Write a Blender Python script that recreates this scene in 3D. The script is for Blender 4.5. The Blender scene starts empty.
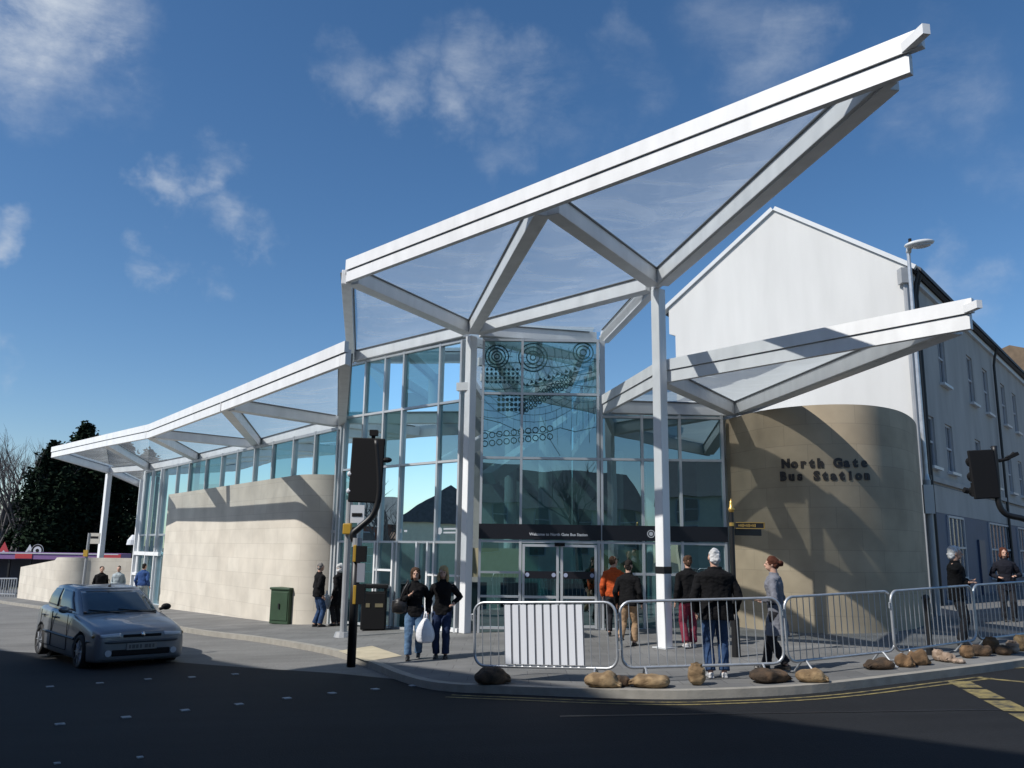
import bpy, bmesh, math, random
from mathutils import Vector, Matrix, noise
random.seed(7)
R = math.radians
sc = bpy.context.scene
COL = sc.collection

# ------------------------------------------------------------------ camera, sky, sun, exposure
FPX = 850.0
CAM = Vector((0, 0, 1.75))
CM = Matrix.Rotation(R(90 + 11.05), 3, 'X') @ Matrix.Rotation(R(0.8), 3, 'Z')
cd = bpy.data.cameras.new('camera'); cam = bpy.data.objects.new('camera', cd); COL.objects.link(cam)
cd.sensor_width = 36.0; cd.lens = FPX * 36 / 1024; cd.clip_end = 5000; cd.clip_start = 0.1
cam.matrix_world = Matrix.Translation(CAM) @ CM.to_4x4()
sc.camera = cam
SUN_EL = R(44); SUN_H = Vector((-0.87, -0.49)).normalized()
SUN = Vector((SUN_H.x * math.cos(SUN_EL), SUN_H.y * math.cos(SUN_EL), math.sin(SUN_EL)))
sl = bpy.data.lights.new('sun', 'SUN'); sl.energy = 4.8; sl.angle = R(0.5); sl.color = (1.0, 0.96, 0.90)
so = bpy.data.objects.new('sun', sl); COL.objects.link(so); so.rotation_euler = SUN.to_track_quat('Z', 'Y').to_euler()
so.location = SUN * 60
vs = sc.view_settings; vs.view_transform = 'Standard'; vs.look = 'None'; vs.exposure = 0.0; vs.gamma = 1.0; vs.use_curve_mapping = False


def ray(px, py):
    return CM @ Vector(((px - 512) / FPX, -(py - 384) / FPX, -1))
def atZ(px, py, z):
    d = ray(px, py); return CAM + d * ((z - CAM.z) / d.z)
def atY(px, py, y):
    d = ray(px, py); return CAM + d * (y / d.y)
def gz(x, y):
    return .036 * (min(max(x, -40), 22) - 2.9) - .005 * (min(max(y, -20), 70) - 11.7)
def gp(px, py, off=0.0):
    d = ray(px, py)
    return CAM + d * ((-.036 * 2.9 + .005 * 11.7 + off - CAM.z) / (d.z - .036 * d.x + .005 * d.y))

world = bpy.data.worlds.new('World'); sc.world = world; world.use_nodes = True
def build_world():
    nt = world.node_tree; N = nt.nodes; L = nt.links
    N.clear()
    out = N.new('ShaderNodeOutputWorld'); bg = N.new('ShaderNodeBackground'); L.new(bg.outputs[0], out.inputs[0])
    bg.inputs['Strength'].default_value = 0.10
    sky = N.new('ShaderNodeTexSky'); sky.sky_type = 'NISHITA'; sky.sun_disc = False
    sky.sun_elevation = SUN_EL; sky.sun_rotation = math.atan2(SUN_H.x, SUN_H.y)
    sky.altitude = 0; sky.air_density = 0.9; sky.dust_density = 0.45; sky.ozone_density = 2.2
    tc = N.new('ShaderNodeTexCoord'); V = tc.outputs['Generated']
    hs = N.new('ShaderNodeHueSaturation'); hs.inputs['Saturation'].default_value = 1.22; hs.inputs['Value'].default_value = 1.2
    L.new(sky.outputs[0], hs.inputs['Color'])
    # clouds: soft noise gathered round a few directions of the sky
    mp = N.new('ShaderNodeMapping'); mp.inputs['Scale'].default_value = (.75, 1, 2.1); mp.inputs['Rotation'].default_value = (0, R(-28), 0); L.new(V, mp.inputs[0])
    nz = N.new('ShaderNodeTexNoise'); nz.inputs['Scale'].default_value = 8; nz.inputs['Detail'].default_value = 10; nz.inputs['Roughness'].default_value = 0.66
    nz.inputs['Distortion'].default_value = 0.25
    L.new(mp.outputs[0], nz.inputs['Vector'])
    wn = N.new('ShaderNodeTexNoise'); wn.inputs['Scale'].default_value = 11; wn.inputs['Detail'].default_value = 5; wn.inputs['Roughness'].default_value = .6; L.new(V, wn.inputs['Vector'])
    ws = N.new('ShaderNodeVectorMath'); ws.operation = 'SUBTRACT'; L.new(wn.outputs['Color'], ws.inputs[0]); ws.inputs[1].default_value = (.5, .5, .5)
    wm = N.new('ShaderNodeVectorMath'); wm.operation = 'SCALE'; wm.inputs['Scale'].default_value = .17; L.new(ws.outputs[0], wm.inputs[0])
    wa = N.new('ShaderNodeVectorMath'); wa.operation = 'ADD'; L.new(V, wa.inputs[0]); L.new(wm.outputs[0], wa.inputs[1]); VW = wa.outputs[0]
    total = None
    blobs = [(40, 15, .13, 1.15), (100, 60, .05, .9), (10, -20, .14, 1.2), (350, 72, .05, .36), (400, 85, .05, .42), (450, 108, .05, .46), (430, 60, .045, .3), (480, 68, .06, .5), (520, 82, .055, .42), (560, 115, .065, .28), (500, 140, .05, .25),
             (225, 203, .045, .8), (252, 220, .042, .75), (205, 163, .035, .55), (168, 176, .038, .7), (150, 266, .032, .6), (175, 273, .028, .45), (3, 243, .036, .75), (770, 48, .075, .38), (800, 40, .05, .32), (935, 90, .08, .32), (1005, 150, .06, .26), (215, 297, .03, .35),
             (630, 85, .045, .22), (735, 10, .08, .22), (960, 290, .05, .4), (620, 40, .04, .16), (5, 355, .03, .4)]
    for (px, py, rad, amp) in blobs:
        d = ray(px, py).normalized()
        dist = N.new('ShaderNodeVectorMath'); dist.operation = 'DISTANCE'
        L.new(VW, dist.inputs[0]); dist.inputs[1].default_value = d
        mr = N.new('ShaderNodeMapRange'); mr.interpolation_type = 'SMOOTHSTEP'
        mr.inputs['From Min'].default_value = rad; mr.inputs['From Max'].default_value = 0.0
        mr.inputs['To Min'].default_value = 0; mr.inputs['To Max'].default_value = amp
        L.new(dist.outputs['Value'], mr.inputs['Value'])
        if total is None: total = mr.outputs[0]
        else:
            ad = N.new('ShaderNodeMath'); ad.operation = 'MAXIMUM'; L.new(total, ad.inputs[0]); L.new(mr.outputs[0], ad.inputs[1]); total = ad.outputs[0]
    # elsewhere (behind the camera, for the reflections) a thin scatter
    n1 = N.new('ShaderNodeMapRange'); n1.inputs['From Min'].default_value = .30; n1.inputs['From Max'].default_value = .82; L.new(nz.outputs['Fac'], n1.inputs['Value'])
    mu = N.new('ShaderNodeMath'); mu.operation = 'MULTIPLY'; mu.use_clamp = True; L.new(total, mu.inputs[0]); L.new(n1.outputs[0], mu.inputs[1])
    pw = N.new('ShaderNodeMath'); pw.operation = 'MULTIPLY'; pw.use_clamp = True; L.new(mu.outputs[0], pw.inputs[0]); pw.inputs[1].default_value = 1.25
    mx = N.new('ShaderNodeMix'); mx.data_type = 'RGBA'; L.new(pw.outputs[0], mx.inputs['Factor'])
    L.new(hs.outputs[0], mx.inputs['A']); mx.inputs['B'].default_value = (6.2, 6.8, 7.6, 1)
    L.new(mx.outputs['Result'], bg.inputs['Color'])
build_world()

# ------------------------------------------------------------------ materials
MATS = {}
def mat(name, col, rough=.6, metal=0.0, spec=.5, var=.0, vscale=3.0, streak=0, bump=0.0, bscale=40.0, coat=0.0, emit=None):
    if name in MATS: return MATS[name]
    m = bpy.data.materials.new(name); m.use_nodes = True; MATS[name] = m
    nt = m.node_tree; N = nt.nodes; L = nt.links; b = N['Principled BSDF']
    b.inputs['Roughness'].default_value = rough; b.inputs['Metallic'].default_value = metal
    b.inputs['Specular IOR Level'].default_value = spec; b.inputs['Coat Weight'].default_value = coat
    b.inputs['Base Color'].default_value = (*col, 1)
    tc = N.new('ShaderNodeTexCoord')
    if var > 0:
        nz = N.new('ShaderNodeTexNoise'); nz.inputs['Scale'].default_value = vscale; nz.inputs['Detail'].default_value = 6; L.new(tc.outputs['Object'], nz.inputs['Vector'])
        if streak:
            mp = N.new('ShaderNodeMapping'); mp.inputs['Scale'].default_value = (1, 1, streak); L.new(tc.outputs['Object'], mp.inputs[0]); L.new(mp.outputs[0], nz.inputs['Vector'])
        cr = N.new('ShaderNodeValToRGB'); L.new(nz.outputs['Fac'], cr.inputs[0])
        cr.color_ramp.elements[0].position = .3; cr.color_ramp.elements[1].position = .7
        cr.color_ramp.elements[0].color = (*[c * (1 - var) for c in col], 1); cr.color_ramp.elements[1].color = (*[min(1, c * (1 + var)) for c in col], 1)
        L.new(cr.outputs[0], b.inputs['Base Color'])
    if bump > 0:
        n2 = N.new('ShaderNodeTexNoise'); n2.inputs['Scale'].default_value = bscale; n2.inputs['Detail'].default_value = 4; L.new(tc.outputs['Object'], n2.inputs['Vector'])
        bp = N.new('ShaderNodeBump'); bp.inputs['Strength'].default_value = bump; bp.inputs['Distance'].default_value = .02; L.new(n2.outputs['Fac'], bp.inputs['Height']); L.new(bp.outputs[0], b.inputs['Normal'])
    return m

def mat_bricks(name, c1, c2, mortar, w, h, mort=.006, coord='UV', rough=.8, stain=.12, offset=.5, sc_noise=1.5):
    m = bpy.data.materials.new(name); m.use_nodes = True; MATS[name] = m
    nt = m.node_tree; N = nt.nodes; L = nt.links; b = N['Principled BSDF']; b.inputs['Roughness'].default_value = rough
    b.inputs['Specular IOR Level'].default_value = .3
    tc = N.new('ShaderNodeTexCoord'); br = N.new('ShaderNodeTexBrick'); L.new(tc.outputs[coord], br.inputs['Vector'])
    br.offset = offset; br.inputs['Scale'].default_value = 1; br.inputs['Brick Width'].default_value = w; br.inputs['Row Height'].default_value = h
    br.inputs['Mortar Size'].default_value = mort; br.inputs['Mortar Smooth'].default_value = .3
    br.inputs['Color1'].default_value = (*c1, 1); br.inputs['Color2'].default_value = (*c2, 1); br.inputs['Mortar'].default_value = (*mortar, 1)
    nz = N.new('ShaderNodeTexNoise'); nz.inputs['Scale'].default_value = sc_noise; nz.inputs['Detail'].default_value = 7; L.new(tc.outputs[coord], nz.inputs['Vector'])
    mr = N.new('ShaderNodeMapRange'); mr.inputs['From Min'].default_value = .3; mr.inputs['From Max'].default_value = .7; mr.inputs['To Min'].default_value = 1 - stain; mr.inputs['To Max'].default_value = 1 + stain
    L.new(nz.outputs['Fac'], mr.inputs['Value'])
    mx = N.new('ShaderNodeVectorMath'); mx.operation = 'SCALE'; L.new(br.outputs['Color'], mx.inputs[0]); L.new(mr.outputs[0], mx.inputs['Scale'])
    L.new(mx.outputs[0], b.inputs['Base Color'])
    bp = N.new('ShaderNodeBump'); bp.inputs['Strength'].default_value = .25; bp.inputs['Distance'].default_value = .01; bp.invert = True
    L.new(br.outputs['Fac'], bp.inputs['Height']); L.new(bp.outputs[0], b.inputs['Normal'])
    return m

def mat_road(name, col, patch=.25):
    m = bpy.data.materials.new(name); m.use_nodes = True; MATS[name] = m
    nt = m.node_tree; N = nt.nodes; L = nt.links; b = N['Principled BSDF']; b.inputs['Roughness'].default_value = .85; b.inputs['Specular IOR Level'].default_value = .3
    tc = N.new('ShaderNodeTexCoord')
    n1 = N.new('ShaderNodeTexNoise'); n1.inputs['Scale'].default_value = .35; n1.inputs['Detail'].default_value = 5
    n2 = N.new('ShaderNodeTexNoise'); n2.inputs['Scale'].default_value = 55; n2.inputs['Detail'].default_value = 3
    mp = N.new('ShaderNodeMapping'); mp.inputs['Rotation'].default_value = (0, 0, R(-45)); mp.inputs['Scale'].default_value = (.5, 3.0, 1); L.new(tc.outputs['Object'], mp.inputs[0])
    n3 = N.new('ShaderNodeTexNoise'); n3.inputs['Scale'].default_value = .8; n3.inputs['Detail'].default_value = 4; L.new(mp.outputs[0], n3.inputs['Vector'])
    for n in (n1, n2): L.new(tc.outputs['Object'], n.inputs['Vector'])
    acc = None
    for n, a in ((n1, patch), (n2, .35), (n3, patch * .7)):
        mr = N.new('ShaderNodeMapRange'); mr.inputs['From Min'].default_value = .3; mr.inputs['From Max'].default_value = .7; mr.inputs['To Min'].default_value = 1 - a; mr.inputs['To Max'].default_value = 1 + a
        L.new(n.outputs['Fac'], mr.inputs['Value'])
        if acc is None: acc = mr.outputs[0]
        else:
            mm = N.new('ShaderNodeMath'); mm.operation = 'MULTIPLY'; L.new(acc, mm.inputs[0]); L.new(mr.outputs[0], mm.inputs[1]); acc = mm.outputs[0]
    mx = N.new('ShaderNodeVectorMath'); mx.operation = 'SCALE'; mx.inputs[0].default_value = col; L.new(acc, mx.inputs['Scale']); L.new(mx.outputs[0], b.inputs['Base Color'])
    bp = N.new('ShaderNodeBump'); bp.inputs['Strength'].default_value = .5; bp.inputs['Distance'].default_value = .01; L.new(n2.outputs['Fac'], bp.inputs['Height']); L.new(bp.outputs[0], b.inputs['Normal'])
    return m

def mat_worn(name, col, under, amount=.5):
    """paint worn through to what lies under it"""
    m = bpy.data.materials.new(name); m.use_nodes = True; MATS[name] = m
    nt = m.node_tree; N = nt.nodes; L = nt.links; b = N['Principled BSDF']; b.inputs['Roughness'].default_value = .8
    tc = N.new('ShaderNodeTexCoord'); nz = N.new('ShaderNodeTexNoise'); nz.inputs['Scale'].default_value = 6; nz.inputs['Detail'].default_value = 9; nz.inputs['Roughness'].default_value = .7
    L.new(tc.outputs['Object'], nz.inputs['Vector'])
    cr = N.new('ShaderNodeValToRGB'); L.new(nz.outputs['Fac'], cr.inputs[0])
    cr.color_ramp.elements[0].position = amount - .12; cr.color_ramp.elements[1].position = amount + .1
    cr.color_ramp.elements[0].color = (*under, 1); cr.color_ramp.elements[1].color = (*col, 1)
    L.new(cr.outputs[0], b.inputs['Base Color'])
    return m

def mat_glass(name, tint, refl=.22, rtint=(.82, .95, 1.0), ior=1.6):
    m = bpy.data.materials.new(name); m.use_nodes = True; MATS[name] = m
    nt = m.node_tree; N = nt.nodes; L = nt.links; N.clear()
    out = N.new('ShaderNodeOutputMaterial'); mix = N.new('ShaderNodeMixShader'); gl = N.new('ShaderNodeBsdfGlossy'); tr = N.new('ShaderNodeBsdfTransparent')
    gl.inputs['Roughness'].default_value = 0.0; gl.inputs['Color'].default_value = (*rtint, 1); tr.inputs['Color'].default_value = (*tint, 1)
    fr = N.new('ShaderNodeFresnel'); fr.inputs['IOR'].default_value = ior
    mm = N.new('ShaderNodeMath'); mm.operation = 'ADD'; mm.use_clamp = True; L.new(fr.outputs[0], mm.inputs[0]); mm.inputs[1].default_value = refl
    L.new(mm.outputs[0], mix.inputs[0]); L.new(tr.outputs[0], mix.inputs[1]); L.new(gl.outputs[0], mix.inputs[2]); L.new(mix.outputs[0], out.inputs[0])
    tc = N.new('ShaderNodeTexCoord'); nz = N.new('ShaderNodeTexNoise'); nz.inputs['Scale'].default_value = .9; nz.inputs['Detail'].default_value = 1; L.new(tc.outputs['Object'], nz.inputs['Vector'])
    bp = N.new('ShaderNodeBump'); bp.inputs['Strength'].default_value = .05; bp.inputs['Distance'].default_value = .05; L.new(nz.outputs['Fac'], bp.inputs['Height']); L.new(bp.outputs[0], gl.inputs['Normal'])
    return m

def mat_film(name, clear=(.82, .86, .87), lo=.24, hi=.40):
    """clear inflated roof film: mostly see-through, a little milky, glossy wrinkles"""
    m = bpy.data.materials.new(name); m.use_nodes = True; MATS[name] = m
    nt = m.node_tree; N = nt.nodes; L = nt.links; N.clear()
    out = N.new('ShaderNodeOutputMaterial')
    tr = N.new('ShaderNodeBsdfTransparent'); tr.inputs['Color'].default_value = (*clear, 1)
    tl = N.new('ShaderNodeBsdfTranslucent'); tl.inputs['Color'].default_value = (.76, .81, .81, 1)
    df = N.new('ShaderNodeBsdfDiffuse'); df.inputs['Color'].default_value = (.55, .57, .6, 1)
    gl = N.new('ShaderNodeBsdfGlossy'); gl.inputs['Roughness'].default_value = .12
    tc = N.new('ShaderNodeTexCoord'); mp = N.new('ShaderNodeMapping'); mp.inputs['Scale'].default_value = (.7, 1.6, 1); mp.inputs['Rotation'].default_value = (0, 0, .9); L.new(tc.outputs['Object'], mp.inputs[0])
    nz = N.new('ShaderNodeTexNoise'); nz.inputs['Scale'].default_value = .9; nz.inputs['Detail'].default_value = 3; nz.inputs['Distortion'].default_value = 1.2; L.new(mp.outputs[0], nz.inputs['Vector'])
    bp = N.new('ShaderNodeBump'); bp.inputs['Strength'].default_value = .5; bp.inputs['Distance'].default_value = .12; L.new(nz.outputs['Fac'], bp.inputs['Height']); L.new(bp.outputs[0], gl.inputs['Normal'])
    mr = N.new('ShaderNodeMapRange'); mr.inputs['From Min'].default_value = .45; mr.inputs['From Max'].default_value = .8; mr.inputs['To Min'].default_value = lo; mr.inputs['To Max'].default_value = hi; L.new(nz.outputs['Fac'], mr.inputs['Value'])
    a1 = N.new('ShaderNodeMixShader'); a1.inputs[0].default_value = .35; L.new(tl.outputs[0], a1.inputs[1]); L.new(df.outputs[0], a1.inputs[2])
    a2 = N.new('ShaderNodeMixShader'); L.new(mr.outputs[0], a2.inputs[0]); L.new(tr.outputs[0], a2.inputs[1]); L.new(a1.outputs[0], a2.inputs[2])
    a3 = N.new('ShaderNodeMixShader'); a3.inputs[0].default_value = .07; L.new(a2.outputs[0], a3.inputs[1]); L.new(gl.outputs[0], a3.inputs[2])
    L.new(a3.outputs[0], out.inputs[0])
    return m

STONE = mat_bricks('limestone_ashlar', (.605, .56, .48), (.56, .512, .435), (.46, .42, .355), 1.05, .46, .006, stain=.12, sc_noise=1.1)
STONER = mat_bricks('limestone_tawny', (.45, .37, .262), (.405, .33, .232), (.31, .26, .19), 1.05, .46, .005, stain=.15, sc_noise=1.1)
RENDER = mat('white_render', (.575, .575, .56), .85, var=.055, vscale=1.5, streak=.18, bump=.1, bscale=20)
BLUEPAINT = mat('blue_shop_paint', (.045, .07, .13), .6, var=.1)
SLATE = mat('slate_roof', (.07, .075, .085), .7, var=.25, vscale=4)
STEEL = mat('white_steel', (.77, .78, .785), .42, var=.07, vscale=3.5, streak=.3)
STEELG = mat('pale_grey_steel', (.55, .57, .58), .4, var=.05, vscale=1.2)
CLAMP = mat('dark_clamp', (.16, .17, .18), .5)
ALU = mat('aluminium_frame', (.56, .58, .60), .38, metal=.35, var=.05)
GLASS = mat_glass('teal_glass', (.24, .47, .48), .27, (.74, .95, 1.0))
FILM = mat_film('roof_film')
MILKY = mat_film('milky_roof_sheet', (.55, .57, .57), .52, .68)
ASPH = mat_road('fresh_asphalt', (.0095, .0103, .0118))
ROADL = mat_road('worn_road', (.165, .162, .153), .18)
PAVE = mat_bricks('paving_slabs', (.175, .174, .168), (.145, .145, .142), (.085, .085, .085), .60, .45, .006, coord='Object', stain=.2, sc_noise=.9)
KERB = mat('granite_kerb', (.29, .272, .235), .8, var=.15, vscale=5, bump=.2)
BUFF = mat('buff_tactile', (.46, .40, .28), .85, var=.12)
GRND = mat('rough_ground', (.09, .095, .07), .95, var=.3, vscale=.3)
YEL = mat_worn('yellow_paint', (.25, .20, .075), (.035, .035, .033), .47)
WHT = mat_worn('white_paint', (.40, .40, .39), (.07, .07, .075), .42)
BLACK = mat('black_metal', (.008, .008, .009), .45)
BLACKP = mat('black_plastic', (.008, .008, .009), .7, spec=.25)
GALV = mat('galvanised_steel', (.48, .50, .52), .38, metal=.6, var=.12, vscale=8)
GREYPOLE = mat('grey_pole', (.33, .34, .35), .5, metal=.2, var=.08)
YELB = mat('yellow_plastic', (.45, .27, .03), .5)
GREEN = mat('green_cabinet', (.028, .06, .03), .55, var=.15)
def mat_sack(name, c, dark):
    m = mat(name, c, .95, var=.3, vscale=5, bump=.9, bscale=90); cr = [n for n in m.node_tree.nodes if n.type == 'VALTORGB'][0]; cr.color_ramp.elements[0].color = (*dark, 1); cr.color_ramp.elements[0].position = .42; return m
SAND = [mat_sack('sandbag_tan', (.36, .255, .14), (.19, .125, .065)), mat_sack('sandbag_brown', (.13, .08, .045), (.045, .03, .019)),
        mat_sack('sandbag_pale', (.42, .33, .26), (.24, .17, .12)), mat_sack('sandbag_rust', (.27, .165, .085), (.12, .072, .036))]
GOLD = mat('gold_paint', (.65, .42, .12), .35, metal=.7)
BARK = mat('bark', (.09, .07, .055), .95, var=.3, vscale=6)
TWIG = mat('bare_twigs', (.11, .10, .10), .95, var=.2)
LEAF = [mat('conifer_foliage', (.010, .019, .012), 1.0, spec=.08, var=.4, vscale=1.2), mat('conifer_foliage_light', (.015, .027, .014), 1.0, spec=.08, var=.4, vscale=1.5)]
SIGNB = mat('sign_black', (.012, .012, .016), .4)
LETW = mat('pale_lettering', (.6, .62, .66), .6)
LETD = mat('dark_lettering', (.035, .03, .028), .5)
INTFX = mat('interior_floor', (.22, .22, .22), .5, var=.1)
INTW = mat('interior_wall', (.26, .29, .29), .8, var=.1)
INTC = mat('interior_ceiling', (.5, .5, .5), .8)
ETCH = mat('etched_dark', (.03, .09, .10), .6)
WINGL = mat_glass('house_glass', (.10, .12, .13), .12)
CREAM = mat('cream_render', (.66, .62, .47), .85, var=.08)
BRICK = mat_bricks('red_brick', (.25, .10, .07), (.20, .085, .06), (.3, .28, .25), .225, .075, .008, coord='Object')
PURPLE = mat('purple_panel', (.22, .12, .28), .5)
REDP = mat('red_panel', (.45, .05, .06), .5)
CONC = mat('pale_concrete', (.40, .38, .34), .85, var=.12, vscale=1.5)

# ------------------------------------------------------------------ mesh building
class MB:
    def __init__(s): s.v = []; s.f = []; s.m = []; s.uv = {}
    def add(s, vs, fs, mi=0, uvs=None):
        o = len(s.v); s.v += [Vector(v) for v in vs]
        for k, f in enumerate(fs):
            s.f.append([i + o for i in f]); s.m.append(mi)
            if uvs: s.uv[len(s.f) - 1] = uvs[k]
        return s
    def box(s, c, size, rot=None, mi=0):
        hx, hy, hz = [a / 2 for a in size]; c = Vector(c)
        vs = [Vector((x, y, z)) for z in (-hz, hz) for y in (-hy, hy) for x in (-hx, hx)]
        if rot: vs = [rot @ v for v in vs]
        return s.add([c + v for v in vs], [(0, 2, 3, 1), (4, 5, 7, 6), (0, 1, 5, 4), (2, 6, 7, 3), (0, 4, 6, 2), (1, 3, 7, 5)], mi)
    def beam(s, p, q, w, h, up=None, mi=0, e0=0, e1=0):
        """box along pq, pq being the middle of its bottom face, w wide, h along up"""
        p = Vector(p); q = Vector(q); d = (q - p).normalized(); up = Vector(up) if up else Vector((0, 0, 1))
        if abs(d.dot(up)) > .99: up = Vector((1, 0, 0))
        sd = d.cross(up).normalized() * (w / 2); u = sd.cross(d).normalized() * h
        p = p - d * e0; q = q + d * e1
        vs = [p - sd, p + sd, p + sd + u, p - sd + u, q - sd, q + sd, q + sd + u, q - sd + u]
        return s.add(vs, [(0, 1, 2, 3), (7, 6, 5, 4), (0, 4, 5, 1), (1, 5, 6, 2), (2, 6, 7, 3), (3, 7, 4, 0)], mi)
    def cbeam(s, p, q, w, h, up=None, mi=0):
        p = Vector(p); q = Vector(q); d = (q - p).normalized(); up = Vector(up) if up else Vector((0, 0, 1))
        if abs(d.dot(up)) > .99: up = Vector((1, 0, 0))
        sd = d.cross(up).normalized(); u = sd.cross(d).normalized() * h / 2
        return s.beam(p - u, q - u, w, h, up, mi)
    def prism(s, poly, z0, z1, mi=0):
        n = len(poly); vs = [(p[0], p[1], z0 if not callable(z0) else z0(p[0], p[1])) for p in poly] + [(p[0], p[1], z1 if not callable(z1) else z1(p[0], p[1])) for p in poly]
        fs = [tuple(range(n - 1, -1, -1)), tuple(range(n, 2 * n))] + [(i, (i + 1) % n, n + (i + 1) % n, n + i) for i in range(n)]
        return s.add(vs, fs, mi)
    def tube(s, pts, rad, n=10, mi=0, cap=True):
        pts = [Vector(p) for p in pts]; k = len(pts)
        if not isinstance(rad, (list, tuple)): rad = [rad] * k
        rings = []; ref = None
        for i, p in enumerate(pts):
            d = (pts[min(i + 1, k - 1)] - pts[max(i - 1, 0)]).normalized()
            if ref is None: ref = d.orthogonal()
            a = ref - d * ref.dot(d)
            if a.length < 1e-5: a = d.orthogonal()
            a.normalize(); b = d.cross(a); ref = a
            rings.append([p + (a * math.cos(2 * math.pi * j / n) + b * math.sin(2 * math.pi * j / n)) * rad[i] for j in range(n)])
        vs = [v for r in rings for v in r]
        fs = [(i * n + j, i * n + (j + 1) % n, (i + 1) * n + (j + 1) % n, (i + 1) * n + j) for i in range(k - 1) for j in range(n)]
        if cap: fs += [tuple(range(n - 1, -1, -1)), tuple((k - 1) * n + j for j in range(n))]
        return s.add(vs, fs, mi)
    def rings(s, rs, mi=0, cap=True):
        n = len(rs[0]); k = len(rs); vs = [v for r in rs for v in r]
        fs = [(i * n + j, i * n + (j + 1) % n, (i + 1) * n + (j + 1) % n, (i + 1) * n + j) for i in range(k - 1) for j in range(n)]
        if cap: fs += [tuple(range(n - 1, -1, -1)), tuple((k - 1) * n + j for j in range(n))]
        return s.add(vs, fs, mi)
    def ell(s, c, r, nu=12, nv=8, rot=None, mi=0):
        c = Vector(c); vs = []; fs = []
        vs.append(Vector((0, 0, -r[2])))
        for i in range(1, nv):
            t = math.pi * i / nv - math.pi / 2
            for j in range(nu):
                a = 2 * math.pi * j / nu; vs.append(Vector((r[0] * math.cos(t) * math.cos(a), r[1] * math.cos(t) * math.sin(a), r[2] * math.sin(t))))
        vs.append(Vector((0, 0, r[2])))
        for j in range(nu): fs.append((0, 1 + (j + 1) % nu, 1 + j))
        for i in range(nv - 2):
            for j in range(nu):
                a = 1 + i * nu + j; b = 1 + i * nu + (j + 1) % nu; fs.append((a, b, b + nu, a + nu))
        top = len(vs) - 1; o = 1 + (nv - 2) * nu
        for j in range(nu): fs.append((o + j, o + (j + 1) % nu, top))
        if rot: vs = [rot @ v for v in vs]
        return s.add([c + v for v in vs], fs, mi)
    def disc(s, c, r, nrm, n=20, thick=.01, mi=0):
        nrm = Vector(nrm).normalized(); c = Vector(c)
        return s.tube([c, c + nrm * thick], r, n, mi)
    def ring(s, c, r, nrm, w=.01, n=28, mi=0, thick=.004):
        nrm = Vector(nrm).normalized(); c = Vector(c); a = nrm.orthogonal().normalized(); b = nrm.cross(a)
        vs = []
        for off in (0, thick):
            for rr in (r - w / 2, r + w / 2):
                vs += [c + nrm * off + (a * math.cos(2 * math.pi * j / n) + b * math.sin(2 * math.pi * j / n)) * rr for j in range(n)]
        fs = []
        for j in range(n):
            k = (j + 1) % n
            fs += [(j, k, n + k, n + j), (2 * n + j, 3 * n + j, 3 * n + k, 2 * n + k), (j, 2 * n + j, 2 * n + k, k), (n + j, n + k, 3 * n + k, 3 * n + j)]
        return s.add(vs, fs, mi)

def wloc(o):
    l = Vector((0, 0, 0))
    while o is not None: l += o.location; o = o.parent
    return l

def build(mb, name, mats, parent=None, smooth=False, world=True, label=None, bevel=0):
    off = wloc(parent) if (parent is not None and world) else Vector((0, 0, 0))
    me = bpy.data.meshes.new(name); me.from_pydata([v - off for v in mb.v], [], mb.f)
    if not isinstance(mats, (list, tuple)): mats = [mats]
    for m in mats: me.materials.append(m)
    for p, mi in zip(me.polygons, mb.m): p.material_index = mi
    if mb.uv:
        ul = me.uv_layers.new(name='UVMap')
        for p in me.polygons:
            if p.index in mb.uv:
                for li, uv in zip(p.loop_indices, mb.uv[p.index]): ul.data[li].uv = uv
    bm = bmesh.new(); bm.from_mesh(me)
    bmesh.ops.recalc_face_normals(bm, faces=bm.faces)
    bm.to_mesh(me); bm.free()
    if smooth:
        for p in me.polygons: p.use_smooth = True
    me.validate(); me.update()
    o = bpy.data.objects.new(name, me); COL.objects.link(o)
    if parent is not None: o.parent = parent
    if bevel:
        b = o.modifiers.new('bevel', 'BEVEL'); b.width = bevel; b.segments = 2; b.limit_method = 'ANGLE'; b.angle_limit = R(40)
    if label: o['label'] = label
    return o

def tag(o, label, cat, group=None):
    o['label'] = label; o['category'] = cat
    if group: o['group'] = group
    return o
def struct(o): o['kind'] = 'structure'; return o
def thing(name, label, cat, loc=(0, 0, 0), rz=0, group=None):
    o = bpy.data.objects.new(name, None); COL.objects.link(o); o.location = loc; o.rotation_euler = (0, 0, rz); o.empty_display_size = .3
    return tag(o, label, cat, group)
def copy_tree(o, parent=None):
    c = o.copy(); COL.objects.link(c)
    if parent is not None: c.parent = parent
    for ch in o.children: copy_tree(ch, c)
    return c
DG = None
TMP = bpy.data.scenes.new('scratch')
def evaluated_mesh(objs, o):
    for q in objs: TMP.collection.objects.link(q)
    vl = TMP.view_layers[0]; vl.update()
    me = bpy.data.meshes.new_from_object(o.evaluated_get(vl.depsgraph))
    for q in objs: TMP.collection.objects.unlink(q)
    return me
def baked(o, helpers=()):
    par = o.parent; o.parent = None
    for q in (o, *helpers): COL.objects.unlink(q)
    me = evaluated_mesh((o, *helpers), o)
    for q in (o, *helpers): COL.objects.link(q)
    o.modifiers.clear(); old = o.data; o.data = me; o.parent = par
    bpy.data.meshes.remove(old); return o
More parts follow.
